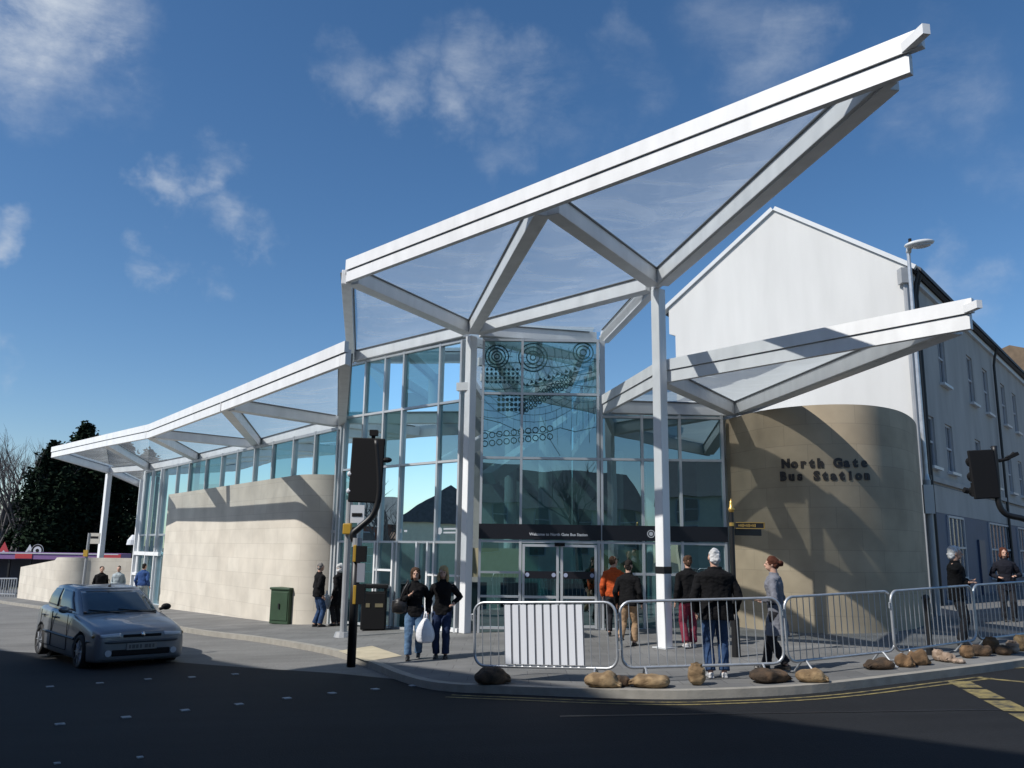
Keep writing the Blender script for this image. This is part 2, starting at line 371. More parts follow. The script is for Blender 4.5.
def text_mesh(txt, size, bold=.0, extrude=.01, space=1.0, align='LEFT'):
    cu = bpy.data.curves.new('t', 'FONT'); cu.body = txt; cu.size = size; cu.offset = bold; cu.extrude = extrude; cu.space_character = space; cu.align_x = align
    cu.resolution_u = 3
    o = bpy.data.objects.new('t', cu); me = evaluated_mesh((o,), o)
    vs = [v.co.copy() for v in me.vertices]; fs = [tuple(p.vertices) for p in me.polygons]
    bpy.data.objects.remove(o); bpy.data.curves.remove(cu); bpy.data.meshes.remove(me)
    return vs, fs
def spline(pts, sub=6, closed=False):
    out = []; n = len(pts); P = [Vector(p) for p in pts]
    for i in range(n - 1):
        p0, p1, p2, p3 = P[max(i - 1, 0)], P[i], P[i + 1], P[min(i + 2, n - 1)]
        for k in range(sub):
            t = k / sub
            out.append(.5 * ((2 * p1) + (p2 - p0) * t + (2 * p0 - 5 * p1 + 4 * p2 - p3) * t * t + (3 * p1 - p0 - 3 * p2 + p3) * t ** 3))
    out.append(P[-1]); return out

# ------------------------------------------------------------------ ground, road, pavement
def sheet(xs, ys, off, name, m):
    mb = MB()
    for i in range(len(xs) - 1):
        for j in range(len(ys) - 1):
            q = [(xs[i], ys[j]), (xs[i + 1], ys[j]), (xs[i + 1], ys[j + 1]), (xs[i], ys[j + 1])]
            mb.add([(x, y, gz(x, y) + off) for x, y in q], [(0, 1, 2, 3)])
    return struct(build(mb, name, m))
sheet([-1800, -40, 22, 1800], [-1800, -20, 70, 1800], -.16, 'ground', GRND)
sheet([-75, -40, 22, 60], [-20, 70], -.11, 'road', ROADL)
KPX = [(0, 601), (100, 614), (190, 629), (256, 637), (323, 648), (365, 660), (400, 674), (440, 683), (512, 686.5), (637, 690.5), (712, 690), (812, 685), (912, 674), (1024, 660), (1150, 641)]
kp = [gp(*p) for p in KPX]
kp = [Vector((-39, 62, 0))] + kp + [Vector((18, 20.6, 0)), Vector((21.8, 23.2, 0))]
kl = [Vector((p.x, p.y)) for p in spline([Vector((p.x, p.y)) .to_3d() for p in kp], 6)]
def offset(line, d):
    out = []
    for i, p in enumerate(line):
        t = (line[min(i + 1, len(line) - 1)] - line[max(i - 1, 0)]).normalized(); out.append(p + Vector((-t.y, t.x)) * d)
    return out
inner = offset(kl, .15)
mb = MB(); poly = inner + [Vector((21.8, 69)), Vector((-39.5, 69))]
mb.prism(poly, lambda x, y: gz(x, y) - .14, lambda x, y: gz(x, y))
struct(build(mb, 'pavement', PAVE))
mb = MB()
for i in range(len(kl) - 1):
    a, b, c, d = kl[i], kl[i + 1], inner[i + 1], inner[i]
    dr = -.075 if 4.5 < (i / 6) < 8.6 else 0.0     # dropped kerb at the crossing
    mb.add([(p.x, p.y, gz(p.x, p.y) + z) for p in (a, b, c, d) for z in (-.14, .003)], [(1, 3, 5, 7), (0, 2, 3, 1), (4, 6, 7, 5)])
struct(build(mb, 'kerb', KERB))
# fresh dark asphalt on the junction
lft = [gp(392, 679, -.11), gp(330, 673, -.11), gp(250, 668, -.11), gp(120, 658, -.11), gp(0, 651, -.11), gp(-160, 644, -.11)]  # left part carried out to the shadow edge, its dark colour deepening the shade
pts = [Vector((p.x, p.y)) for p in lft] + [Vector((-22, 5)), Vector((-22, -19.9)), Vector((21.9, -19.9))]
right = [p for p in offset(kl, .002)][::-1]
right = [p for p in right if p.x > gp(392, 680, -.11).x]
mb = MB(); poly = pts + right
mb.add([(p.x, p.y, gz(p.x, p.y) - .106) for p in poly], [tuple(range(len(poly)))])
o = struct(build(mb, 'asphalt_junction', ASPH))
bmm = bmesh.new(); bmm.from_mesh(o.data); bmesh.ops.triangulate(bmm, faces=bmm.faces); bmm.to_mesh(o.data); bmm.free()
# tactile paving at the crossing
tp = [gp(*p) for p in ((338, 651), (366, 661.5), (402, 656), (372, 646))]
mb = MB(); mb.add([(p.x, p.y, gz(p.x, p.y) + .005) for p in tp], [(0, 1, 2, 3)])
struct(build(mb, 'tactile_paving', BUFF))

def ribbon(line, w, off, name, m, gaps=None):
    mb = MB(); a = offset(line, w / 2); b = offset(line, -w / 2)
    for i in range(len(line) - 1):
        if gaps and gaps(i): continue
        mb.add([(p.x, p.y, gz(p.x, p.y) + off) for p in (a[i], a[i + 1], b[i + 1], b[i])], [(0, 1, 2, 3)])
    return struct(build(mb, name, m))
yl = [p for p in kl if gp(450, 684).x < p.x < gp(985, 666).x]
ribbon(offset(yl, -.24), .06, -.101, 'double_yellow_line', YEL)
ribbon(offset(yl, -.42), .06, -.101, 'double_yellow_line', YEL)
# yellow keep-clear hatching at the right of the junction
def pxline(a, b, w, name, n=8):
    p, q = gp(*a, -.1), gp(*b, -.1); l = [Vector((p.x + (q.x - p.x) * k / n, p.y + (q.y - p.y) * k / n)) for k in range(n + 1)]
    return l
ribbon(pxline((973, 677), (1110, 690), .1, ''), .11, -.101, 'yellow_junction_marking', YEL)
l = pxline((958, 681), (1060, 732), .2, '', 24)
ribbon(l, .30, -.1005, 'yellow_junction_marking', YEL, gaps=lambda i: i % 6 in (4,))
ribbon(pxline((1010, 668), (1110, 664), .1, ''), .10, -.101, 'yellow_junction_marking', YEL)
ribbon(pxline((560, 716), (1010, 709), .1, '', 16), .06, -.1015, 'tar_joint', mat('tar_joint', (.012, .012, .013), .5))

# crossing studs
STUDS = [(50, 686.5), (100, 683), (148, 679), (192, 677), (235, 674), (60, 724), (126, 717), (185, 710), (239, 704), (287, 698), (332, 693), (375, 689), (413, 685.5), (140, 757), (57, 763)]
for i, (px, py) in enumerate(STUDS):
    p = gp(px, py, -.1); s = .055 if i < 13 else .03
    mb = MB(); mb.box((p.x, p.y, gz(p.x, p.y) - .101), (s * 2, s * 2, .012), Matrix.Rotation(.6, 3, 'Z'))
    tag(build(mb, 'road_stud', WHT, bevel=.003), 'small pale square stud of the crossing rows on dark asphalt', 'road stud', 'crossing studs on the asphalt')

# ------------------------------------------------------------------ bus station
ST = thing('bus_station', 'glass and limestone bus station with pointed white roof canopies', 'bus station', (0, 26, 0))
Z0, ZL, ZR = 7.0, 5.25, 5.10
FY = 20.9                                       # front glass line
P0, F1, T0, NB, NA, P3, P1 = [atZ(*p, Z0) for p in ((346, 282), (545, 211), (910, 72), (657, 285), (474, 338), (603, 346), (351, 364))]
CA = Vector((-1.03, 20.75)); CB = Vector((2.95, 16.65))
NB = Vector((CB.x, CB.y, Z0)); NA = Vector((CA.x, CA.y, Z0))
def canopy(label, z, fascias, beams, panels, bw=.24, bh=.34, fh=.46, film=None):
    """fascias: chains of points with the outside on the right, and how far the upper band runs on at each end"""
    mb = MB()
    def strip(ch, d0, d1, za, zb, e0, e1):
        n = len(ch); P = [Vector((p.x, p.y)) for p in ch]
        if e0: P[0] = P[0] - (P[1] - P[0]).normalized() * e0
        if e1: P[-1] = P[-1] + (P[-1] - P[-2]).normalized() * e1
        nr = []
        for i in range(n):
            ds = [(P[j + 1] - P[j]).normalized() for j in (i - 1, i) if 0 <= j < n - 1]
            ns = [Vector((d.y, -d.x)) for d in ds]; m = sum(ns, Vector((0, 0))).normalized(); nr.append(m / max(m.dot(ns[0]), .35))
        rs = []
        for p, m, q in zip(P, nr, ch): rs.append([Vector((*(p + m * d), z + q.z - ch[0].z)) for d, z in ((d0, za), (d1, za), (d1, zb), (d0, zb))])
        mb.rings(rs)
    for (ch, e0, e1, ulo, uhi) in fascias:
        z_ = ch[0].z
        strip(ch, -.10, .0, z_, z_ + fh * .485, 0, 0)
        strip(ch, -.06, .03, z_ + fh * ulo, z_ + fh * uhi, e0, e1)
        strip(ch, -.10, -.05, z_ + fh * .47, z_ + fh * .54, 0, 0)
    root = build(mb, 'canopy', STEEL, ST, label=label)
    for k, (p, q, w) in enumerate(beams):
        d_ = (q - p).normalized(); cut = lambda v: .40 if min((v - T0).length, (v - RT).length) < .01 else .21
        mb = MB(); a = p + d_ * cut(p); b = q - d_ * cut(q); a.z += .004 + .003 * k; b.z += .004 + .003 * k
        mb.beam(a, b, w or bw, bh - .006 * k)
        sd = (b - a).cross(Vector((0, 0, 1))).normalized() * ((w or bw) / 2 + .02)
        for sg in (-1, 1): mb.beam(a + sd * sg + Vector((0, 0, bh - .06)), b + sd * sg + Vector((0, 0, bh - .06)), .038, .03, mi=1, e0=-.2, e1=-.2)
        build(mb, 'beam', [STEEL, CLAMP], root, bevel=.012)
    for k, (A, B, C) in enumerate(panels):
        mb = MB(); n = 10; idx = {}; vs = []; cz = z + bh + .02
        cen = (A + B + C) / 3
        A2, B2, C2 = [v + (cen - v).normalized() * .06 for v in (A, B, C)]
        for i in range(n + 1):
            for j in range(n + 1 - i):
                a, b = i / n, j / n; c = 1 - a - b; v = A2 * a + B2 * b + C2 * c; v.z += cz - z + 27 * a * b * c * -.14
                idx[i, j] = len(vs); vs.append(v)
        fs = []
        for i in range(n):
            for j in range(n - i):
                fs.append((idx[i, j], idx[i + 1, j], idx[i, j + 1]))
                if j < n - i - 1: fs.append((idx[i + 1, j], idx[i + 1, j + 1], idx[i, j + 1]))
        mb.add(vs, fs); build(mb, 'film_panel', film or FILM, root, smooth=True)
    return root
RT = atZ(970.5, 328.5, ZR)
TALL = canopy('tall pointed white canopy over the entrance', Z0,
       [((P0, T0), 0, .16, .52, 1), ((T0 + (NB - T0).normalized() * .22, NB, P3), .56, 0, .54, .80), ((P1, P0), 0, -.12, .52, .98)],
       [(P0, NA, .30), (NA, F1, .26), (F1, NB, .28), (NA, NB, .26), (NA, P3, .24), (NB, T0, .30), (P1, NA, .26), (P1, P0, .2), (NB, P3, .2)],
       [(P0, P1, NA), (P0, NA, F1), (NA, F1, NB), (F1, NB, T0), (NA, P3, NB)])
L0, LB, LT, LC, G3, G2, G1, LE, Fa, Fc, LD = [atZ(*p, ZL) for p in ((345, 364), (148, 438), (51, 457.5), (109, 474), (148, 471), (197, 462), (258, 449), (342, 428), (224, 410), (96, 449), (143, 489))]
Fc = atZ(104, 446.3, 5.5); LT = atZ(51, 457.5, 5.5)
canopy('long low white canopy stretching left along the concourse', ZL,
       [((LD, LC, LT, Fc, LB, Fa, L0), 0, 0, .52, 1)],
       [(L0, LE, .22), (Fa, G1, .28), (Fa, LE, .30), (LB, G1, .26), (LB, G2, .28), (Fc, G3, .26), (G1, G2, .22), (G2, G3, .22), (LE, G1, .22), (G3, LC, .24), (LC, LT, .24), (LC, LD, .24), (G3, LD, .24)],
       [(L0, LE, Fa), (Fa, LE, G1), (LB, Fa, G1), (LB, G1, G2), (LB, G2, G3), (LB, Fc, G3), (Fc, G3, LC), (Fc, LC, LT), (LC, G3, LD)])
RK = Vector((CB.x + .04, CB.y + .22, ZR)); RL, RN, RT = [atZ(*p, ZR) for p in ((603, 413.5), (735, 417), (970.5, 328.5))]
canopy('low pointed white canopy reaching right past the lettered stone wall', ZR,
       [((RL, RK, RT), 0, .06, .52, 1), ((RT + (RN - RT).normalized() * .32, RN), .58, 0, .54, .80)],
       [(RK, RN, .26), (RL, RN, .24), (RN, RT, .34)], [(RL, RK, RN), (RK, RN, RT)], film=MILKY)

def column(p, z1, w, rot, label=None, m=STEEL):
    mb = MB(); g = gz(p[0], p[1])
    mb.box((p[0], p[1], (g + z1) / 2 + .0), (w, w, z1 - g), Matrix.Rotation(rot, 3, 'Z'))
    return build(mb, 'column', m, ST, bevel=.015, label=label)
c = column(CB, Z0 + .003, .21, R(-52))
mb = MB(); zz = atY(660, 570, CB.y).z; mb.box((CB.x, CB.y, zz), (.222, .222, .13), Matrix.Rotation(R(-52), 3, 'Z')); build(mb, 'warning_band', BLACK, c)
mb = MB(); mb.box((CB.x, CB.y, gz(*CB) + .012), (.34, .34, .024), Matrix.Rotation(R(-52), 3, 'Z')); build(mb, 'base_plate', STEELG, c)
c = column(CA, Z0 + .002, .21, R(-48))
mb = MB()
for zz in (5.72,): mb.box((CA.x - .16, CA.y + .02, zz), (.36, .14, .2), Matrix.Rotation(R(-20), 3, 'Z'))
build(mb, 'bracket', STEEL, c)
for p in (LC, G3, G2, G1): column(Vector((p.x, p.y)), ZL + .002, .24, R(-38))

# --- curtain walls
WL = Vector((P1.x, P1.y)); WA = Vector((CA.x - .18, FY + .12)); FL = Vector((CA.x + .28, FY)); FM = Vector((atY(603, 400, FY).x, FY)); FR = Vector((atY(724, 480, FY).x, FY))
def curtain(label, a, b, z0, z1, ts, zs, frame=.06, door=None):
    d = (b - a); Ln = d.length; d = d / Ln; nrm = Vector((d.y, -d.x))
    def pt(t, z, o=0): q = a + d * t + nrm * o; return Vector((q.x, q.y, z))
    mb = MB(); n3 = Vector((nrm.x, nrm.y, 0))
    ts = sorted(ts); lev = sorted(zs)
    for t in ts: mb.beam(pt(t, z0), pt(t, z1), frame, .13, n3)
    for k, z in enumerate(lev): mb.beam(pt(0, z, .004), pt(Ln, z, .004), frame * .95, .118, n3)
    root = build(mb, 'curtain_wall', ALU, ST, label=label)
    g = MB(); L2 = [z0] + [z for z in lev if z0 + .1 < z < z1 - .1] + [z1]
    rnd = random.Random(5)
    for i in range(len(ts) - 1):
        for j in range(len(L2) - 1):
            ta, tb, za, zb = ts[i], ts[i + 1], L2[j], L2[j + 1]
            e = [rnd.uniform(-.006, .006) for _ in range(3)]
            g.add([pt(ta, za, .05 + e[0]), pt(tb, za, .05 + e[1]), pt(tb, zb, .05 + e[1] + e[2]), pt(ta, zb, .05 + e[0] + e[2])], [(0, 1, 2, 3)])
    build(g, 'glazing', GLASS, root)
    return root, pt, d, nrm
def tpx(a, b, px, py):
    d = (b - a).normalized(); r = ray(px, py); n = Vector((d.y, -d.x)); t = (a - CAM.xy).dot(n) / r.xy.dot(n); h = CAM + r * t
    return (h.xy - a).dot(d), h.z
# left angled wall of the entrance hall
GA = gz(-2.8, 22.4)
ts = [0] + [tpx(WL, WA, px, 370)[0] for px in (369, 388.5, 407, 443)] + [(WA - WL).length]
zl = [tpx(WL, WA, 410, y)[1] for y in (409, 465, 542)]
cwl, ptL, dL, nL = curtain('tall glass wall on the angled left side of the entrance hall', WL, WA, GA - .1, Z0 - .02, ts, zl + [Z0 - .06, GA + .03])
zt = zl[2]
mb = MB(); mb.beam(ptL(.3, zt + .06, .03), ptL((WA - WL).length - .02, zt + .06, .03), .02, .33, (0, 0, 1)); build(mb, 'sign_band', SIGNB, cwl)
mb = MB()
for (px, py, w, h) in ((402, 531, .05, .1), (412, 531, .5, .05)):
    t, z = tpx(WL, WA, px, py); mb.cbeam(ptL(t - w / 2, z, .045), ptL(t + w / 2, z, .045), .008, h)
t, z = tpx(WL, WA, 441, 531); mb.disc(ptL(t, z, .042), .085, (nL.x, nL.y, 0), 18, .006)
for dz in (.05, -.04): mb.cbeam(ptL(t + .14, z + dz, .045), ptL(t + .62, z + dz, .045), .008, .04)
build(mb, 'small_sign_marks', LETW, cwl)
# door of the angled wall: frames with rails
mb = MB(); n3 = Vector((nL.x, nL.y, 0))
tt = [tpx(WL, WA, px, 580)[0] for px in (377, 395, 419, 430, 436.5)]
for t in tt: mb.beam(ptL(t, GA, .02), ptL(t, zt, .02), .055, .12, n3)
mb.beam(ptL(tt[0], GA + 1.02, .025), ptL(tt[1], GA + 1.02, .025), .06, .1, n3); mb.beam(ptL(tt[0], GA + 1.45, .025), ptL(tt[1], GA + 1.45, .025), .05, .1, n3)
t4, _ = tpx(WL, WA, 456, 580)
mb.beam(ptL(tt[3], GA + 1.38, .025), ptL(t4 + .2, GA + 1.38, .025), .05, .1, n3); mb.beam(ptL(tt[3], GA + .12, .025), ptL(t4 + .2, GA + .12, .025), .09, .1, n3)
build(mb, 'door_frame', STEEL, cwl)

# front wall: tall bays left, low bays right
GF = gz(2, FY)
zf = [tpx(FL, FR, 560, y)[1] for y in (395, 459, 542, 573, 597)]
tF = [tpx(FL, FR, px, 480)[0] for px in (478, 521, 598, 642, 680, 722.5)]
FM = FL + Vector((tF[2] + .05, 0)); FRR = FL + Vector((tF[5], 0))
cwf, ptF, dF, nF = curtain('tall front glass wall above the entrance doors', FL, FM, GF - .1, Z0 - .02, [max(tF[0], .03), tF[1], tF[2]], [zf[0], zf[1], zf[2], Z0 - .06, GF + .02])
cwr, ptR, dR, nR = curtain('low front glass wall beside the curved lettered stone wall', FM, FRR, GF - .1, ZR - .02, [.035] + [t - tF[2] - .05 for t in tF[3:]], [zf[1], zf[2], zf[3], ZR - .08, GF + .02])
# side return of the tall bay
curtain('narrow glass return at the right of the tall bay', Vector((FM.x + .01, FY + .02)), Vector((FM.x + .01, FY + 9)), ZR, Z0 - .02, [0, 1.5, 3, 4.5, 6, 7.5, 9], [zf[0]])
mb = MB(); mb.beam(ptF(.0, zf[2] + .05, .14), ptF(tF[2] + .05, zf[2] + .05, .14), .03, .36); build(mb, 'sign_band', SIGNB, cwf)
mb = MB(); mb.beam(ptR(.03, zf[2] + .05, .14), ptR(tF[5] - tF[2], zf[2] + .05, .14), .03, .36); build(mb, 'sign_band', SIGNB, cwr)
def wall_text(txt, px, py, width_px, a, nrm, d, pt, out, m, parent, bold=.004, fname='lettering', size=.2, space=1.0):
    vs, fs = text_mesh(txt, size, bold, .004, space)
    x0 = min(v.x for v in vs); x1 = max(v.x for v in vs)
    t0, z = a(px, py); t1, _ = a(px + width_px, py); k = (t1 - t0) / (x1 - x0)
    mb = MB(); mb.add([pt(t0 + (v.x - x0) * k, z + v.y * min(k, 1.1), out + v.z) for v in vs], fs); return build(mb, fname, m, parent)
wall_text('Welcome to North Gate Bus Station', 529, 535.5, 58, lambda x, y: tpx(FL, FM, x, y), nF, dF, ptF, .164, LETW, cwf, size=.17)
mb = MB(); t, z = tpx(FM, FRR, 650, 534); mb.ring(ptR(t, z, .158), .085, (0, -1, 0), .02, 20); mb.disc(ptR(t, z, .156), .05, (0, -1, 0), 16, .006)
build(mb, 'round_emblem', LETW, cwr)
# sliding doors: two leaves
zd = zf[2]
for k in (0, 1):
    ta, tb = (tF[1] + .05, (tF[1] + tF[2]) / 2 - .02) if k == 0 else ((tF[1] + tF[2]) / 2 + .02, tF[2] - .05)
    mb = MB(); n3 = Vector((0, -1, 0))
    for t in (ta + .03, tb - .03): mb.beam(ptF(t, GF + .03, .12), ptF(t, zd - .06, .12), .06, .05, n3)
    for z in (GF + .08, zd - .09, zf[4]): mb.beam(ptF(ta + .06, z, .122), ptF(tb - .06, z, .122), .06, .046, n3)
    dr = build(mb, 'sliding_door', ALU, ST)
    mb = MB(); mb.beam(ptF(ta + .06, zf[3] - .13, .166), ptF(tb - .06, zf[3] - .13, .166), .012, .17); build(mb, 'manifestation_strip', SIGNB, dr)
    mb = MB()
    for q in (.14, .86): mb.disc(ptF(ta + (tb - ta) * q, zf[3] - .045, .178), .05, (0, -1, 0), 16, .004)
    build(mb, 'round_mark', mat('pale_blue_mark', (.35, .4, .55), .6), dr)
    mb = MB(); mb.add([ptF(ta + .06, GF + .1, .142), ptF(tb - .06, GF + .1, .142), ptF(tb - .06, zd - .1, .142), ptF(ta + .06, zd - .1, .142)], [(0, 1, 2, 3)]); build(mb, 'door_glass', GLASS, dr)
mb = MB(); mb.box(ptF((tF[1] + tF[2]) / 2, zd - .06, .19), (.24, .08, .08)); build(mb, 'door_sensor', BLACKP, ST)
# side light rails left of the doors
mb = MB(); n3 = Vector((0, -1, 0))
for z in (zf[3], zf[4]): mb.beam(ptF(.06, z, .06), ptF(tF[1] - .03, z, .06), .05, .08, n3)
build(mb, 'glazing_rail', ALU, cwf)

# etched pattern on the upper front panes
mb = MB()
def FP(px, py): t, z = tpx(FL, FM, px, py); return ptF(t, z, .075)
NN = (0, -1, 0)
for r_ in (.06, .13, .21, .29): mb.ring(FP(497, 357), r_, NN, .028)
for r_ in (.07, .16, .27, .36): mb.ring(FP(533, 358), r_, NN, .028)
for k in range(12):
    a = 2 * math.pi * k / 12; c0 = FP(533, 358); mb.cbeam(c0 + Vector((math.cos(a) * .16, 0, math.sin(a) * .16)), c0 + Vector((math.cos(a) * .34, 0, math.sin(a) * .34)), .004, .02, (0, 1, 0))
for r_ in (.08, .17, .25): mb.ring(FP(583, 353), r_, NN, .025)
for i in range(9):
    for j in range(4): mb.disc(FP(483 + i * 4.3, 370 + j * 4.2), .035, NN, 8, .003)
for i in range(7):
    for j in range(4): mb.disc(FP(499 + i * 4.2, 395 + j * 5), .045, NN, 8, .003)
for i in range(12):
    for j in range(3): mb.ring(FP(522 + i * 4.4, 404 - i * 2.6 + j * 4.5), .045, NN, .022, 8)
for i in range(13):
    mb.disc(FP(523 + i * 4.3, 385 - i * 1.3 + (i % 2) * 2), .06, NN, 3, .003)
def pol(pts, w=.02):
    q = [FP(*p) for p in pts]
    for a, b in zip(q, q[1:]): mb.cbeam(a, b, .004, w, (0, 1, 0))
pol([(480, 366), (516, 363), (556, 368), (600, 361)], .03); pol([(516, 347), (521, 366), (513, 392)]); pol([(556, 346), (552, 368), (568, 378), (597, 372)]); pol([(480, 390), (520, 389), (558, 384), (598, 388)], .03)
pol([(480, 418), (500, 423), (520, 432), (543, 434), (560, 428)], .045); pol([(482, 430), (505, 436), (530, 436)], .045); pol([(560, 428), (575, 432), (597, 427)], .04); pol([(542, 418), (550, 440), (560, 456)], .03)
pol([(480, 345), (492, 349), (505, 346)]); pol([(505, 370), (513, 346)]); pol([(560, 366), (575, 346)]); pol([(570, 372), (590, 345)])
for k in range(14):
    a = 2 * math.pi * k / 14; c0 = FP(497, 357); mb.cbeam(c0 + Vector((math.cos(a) * .21, 0, math.sin(a) * .21)), c0 + Vector((math.cos(a) * .40, 0, math.sin(a) * .40)), .004, .022, (0, 1, 0))
for cx_, cy_, r0 in ((497, 357, .48), (583, 353, .36), (533, 358, .55)):
    for q in range(7):
        rr = (r0 + q * .17) * 41; run = []
        for k in range(49):
            a = 2 * math.pi * k / 48; x, y = cx_ + rr * math.cos(a), cy_ + rr * math.sin(a)
            if 481 < x < 600 and 346 < y < 431: run.append((x, y))
            else:
                if len(run) > 2: pol(run, .016)
                run = []
        if len(run) > 2: pol(run, .016)
for k in range(22):
    x = 482 + k * 5.3; y0 = 398 + 12 * abs(math.sin(k * 1.7)); pol([(x, y0), (x + 1.5 * math.sin(k), y0 + 26 + 14 * math.sin(k * 2.3))], .022)
for k in range(9): pol([(566 + k * 3.6, 374 + k * .6), (566 + k * 3.6 - 7, 389 + k * .3)], .03)
for i in range(10):
    for j in range(2): mb.ring(FP(485 + i * 7.2, 436 + j * 8 - i * .8), .07, NN, .02, 12)
build(mb, 'etched_pattern', ETCH, cwf)

# concourse glass strip along the left, and its doors
GE = Vector((-5.1, 25.3)); g1, g3 = Vector((G1.x, G1.y)), Vector((G3.x, G3.y))
pA = Vector((P1.x - .15, P1.y + .35))
dG = (pA - g3).normalized(); LG = (pA - g3).length
pxs = [168, 181, 193, 209.5, 225, 240.5, 257.5, 275.5, 296, 317.5, 340]
ts = [.06] + [tpx(g3, pA, px, 455)[0] for px in (150.5,)] + [tpx(g3, pA, px, 460)[0] for px in pxs]
cwc, ptC, dC, nC = curtain('strip of concourse glazing showing above the long stone wall', g3, pA, gz(-11, 33) - .4, ZL - .02, [t for t in ts if t < LG] + [LG], [ZL - .08, 2.2, gz(-17, 41) + .05], frame=.09)
mb = MB(); n3 = Vector((nC.x, nC.y, 0)); gg = gz(-17, 41)
t0, zb = tpx(g3, pA, 138, 553); t1, _ = tpx(g3, pA, 161, 553)
mb = MB()
for px in (149, 158): t, _ = tpx(g3, pA, px, 560); mb.beam(ptC(t, gg, .075), ptC(t, ZL - .1, .075), .09, .14, n3)
mb.beam(ptC(t0, gg, .08), ptC(t0, ZL - .4, .08), .13, .14, n3)
mb.beam(ptC(t0 + .07, zb, .085), ptC(t1 + .3, zb, .085), .16, .12, n3); mb.beam(ptC(t0 + .07, zb - .95, .085), ptC(t0 + .75, zb - .95, .085), .12, .12, n3)
build(mb, 'door_frame', STEEL, cwc)

# --- limestone walls
def stone_wall(line, ztop, thick, label, zb=None):
    """wall following a plan line; uv runs along it"""
    mb = MB(); L = [Vector(p).to_2d() if len(p) > 2 else Vector(p) for p in line]; back = offset(L, thick); u = 0
    n = len(L); us = [0]
    for i in range(n - 1): us.append(us[-1] + (L[i + 1] - L[i]).length)
    zt = [ztop(i / (n - 1)) for i in range(n)]
    for line_ in (L, back):
        gs = [gz(p.x, p.y) - .1 for p in line_]
        vs = [(p.x, p.y, g) for p, g in zip(line_, gs)] + [(p.x, p.y, z) for p, z in zip(line_, zt)]
        mb.add(vs, [(i, i + 1, n + i + 1, n + i) for i in range(n - 1)], 0, [[(us[i], gs[i]), (us[i + 1], gs[i + 1]), (us[i + 1], zt[i + 1]), (us[i], zt[i])] for i in range(n - 1)])
    mb.add([(p.x, p.y, z) for p, z in zip(L, zt)] + [(p.x, p.y, z) for p, z in zip(back, zt)], [(i, i + 1, n + i + 1, n + i) for i in range(n - 1)], 1,
           [[(us[i], .2), (us[i + 1], .2), (us[i + 1], .2 + thick), (us[i], .2 + thick)] for i in range(n - 1)])
    for i in (0, n - 1):
        a, d = L[i], back[i]; zt_ = ztop(i / (n - 1)); g_ = gz(a.x, a.y) - .1
        mb.add([(a.x, a.y, g_), (d.x, d.y, g_), (d.x, d.y, zt_), (a.x, a.y, zt_)], [(0, 1, 2, 3)], 0, [[(0, g_), (thick, g_), (thick, zt_), (0, zt_)]])
    return mb, L
W0 = gp(158.5, 607.5); W1 = gp(287.5, 623.9)
dW = (W1 - W0).xy.normalized()
lw = [W0.xy + dW * (k * (W1 - W0).xy.length / 8) for k in range(9)]
e = lw[-1]; nW = Vector((-dW.y, dW.x))
R_ = 0.98
arc = [e + dW * (R_ * math.sin(R(a))) + nW * (R_ * (1 - math.cos(R(a)))) for a in range(10, 100, 8)]
tail = []
mb, _ = stone_wall(lw + arc + tail, lambda s: 3.82, .35, '')
LWALL = build(mb, 'stone_wall', [STONE, CONC], ST, label='long limestone wall with a rounded end, left of the entrance')
# right lettered wall
rw = [(atY(727.5, 480, FY + .1).x, FY + .12), (5.75, 19.75), (6.15, 19.15), (6.7, 18.72), (7.4, 18.55), (8.1, 18.7), (8.85, 19.25), (9.6, 20.2), (10.3, 21.4), (11.0, 22.9)]
rw3 = [Vector((p[0], p[1], 0)) for p in rw]
rl = [Vector((p.x, p.y)) for p in spline(rw3, 8)]
ZW = 5.02
mb, _ = stone_wall(rl, lambda s: ZW, .4, '')
RWALL = build(mb, 'stone_wall', [STONER, CONC], ST, label='tall curved limestone wall with dark lettering')
for p in RWALL.data.polygons: p.use_smooth = (p.material_index == 0 and abs(p.normal.z) < .1)
for p in LWALL.data.polygons: p.use_smooth = (p.material_index == 0 and abs(p.normal.z) < .1)
def on_wall(px, py):
    """where the ray through a pixel meets the curved wall"""
    r = ray(px, py).xy; best = None
    for a, b in zip(rl, rl[1:]):
        d = b - a; n = Vector((d.y, -d.x)); den = r.dot(n)
        if abs(den) < 1e-6: continue
        t = (a - CAM.xy).dot(n) / den; h = CAM.xy + r * t; s = (h - a).dot(d) / d.length_squared
        if t > 0 and -.01 <= s <= 1.01 and (best is None or t < best[0]): best = (t, d.normalized(), n.normalized())
    return CAM + ray(px, py) * best[0], best[1], best[2]
mb = MB()
def carve(txt, x0, x1, y0, y1, size):
    n = len(txt)
    xs = [x0 + (x1 - x0) * k / (n - 1) for k in range(n)]
    for ch, x, k in zip(txt, xs, range(n)):
        if ch == ' ': continue
        y = y0 + (y1 - y0) * k / (n - 1)
        pos, d, nn = on_wall(x, y)
        vs, fs = text_mesh(ch, size, .018, .006, 1, 'CENTER')
        if nn.dot(pos.xy - CAM.xy) > 0: nn = -nn
        mb.add([Vector((pos.x + d.x * v.x + nn.x * (v.z + .014), pos.y + d.y * v.x + nn.y * (v.z + .014), pos.z + v.y)) for v in vs], fs)
carve('North Gate', 786, 864, 467.5, 466.5, .26)
carve('Bus Station', 783.5, 867, 480.2, 479.2, .26)
build(mb, 'lettering', LETD, RWALL)

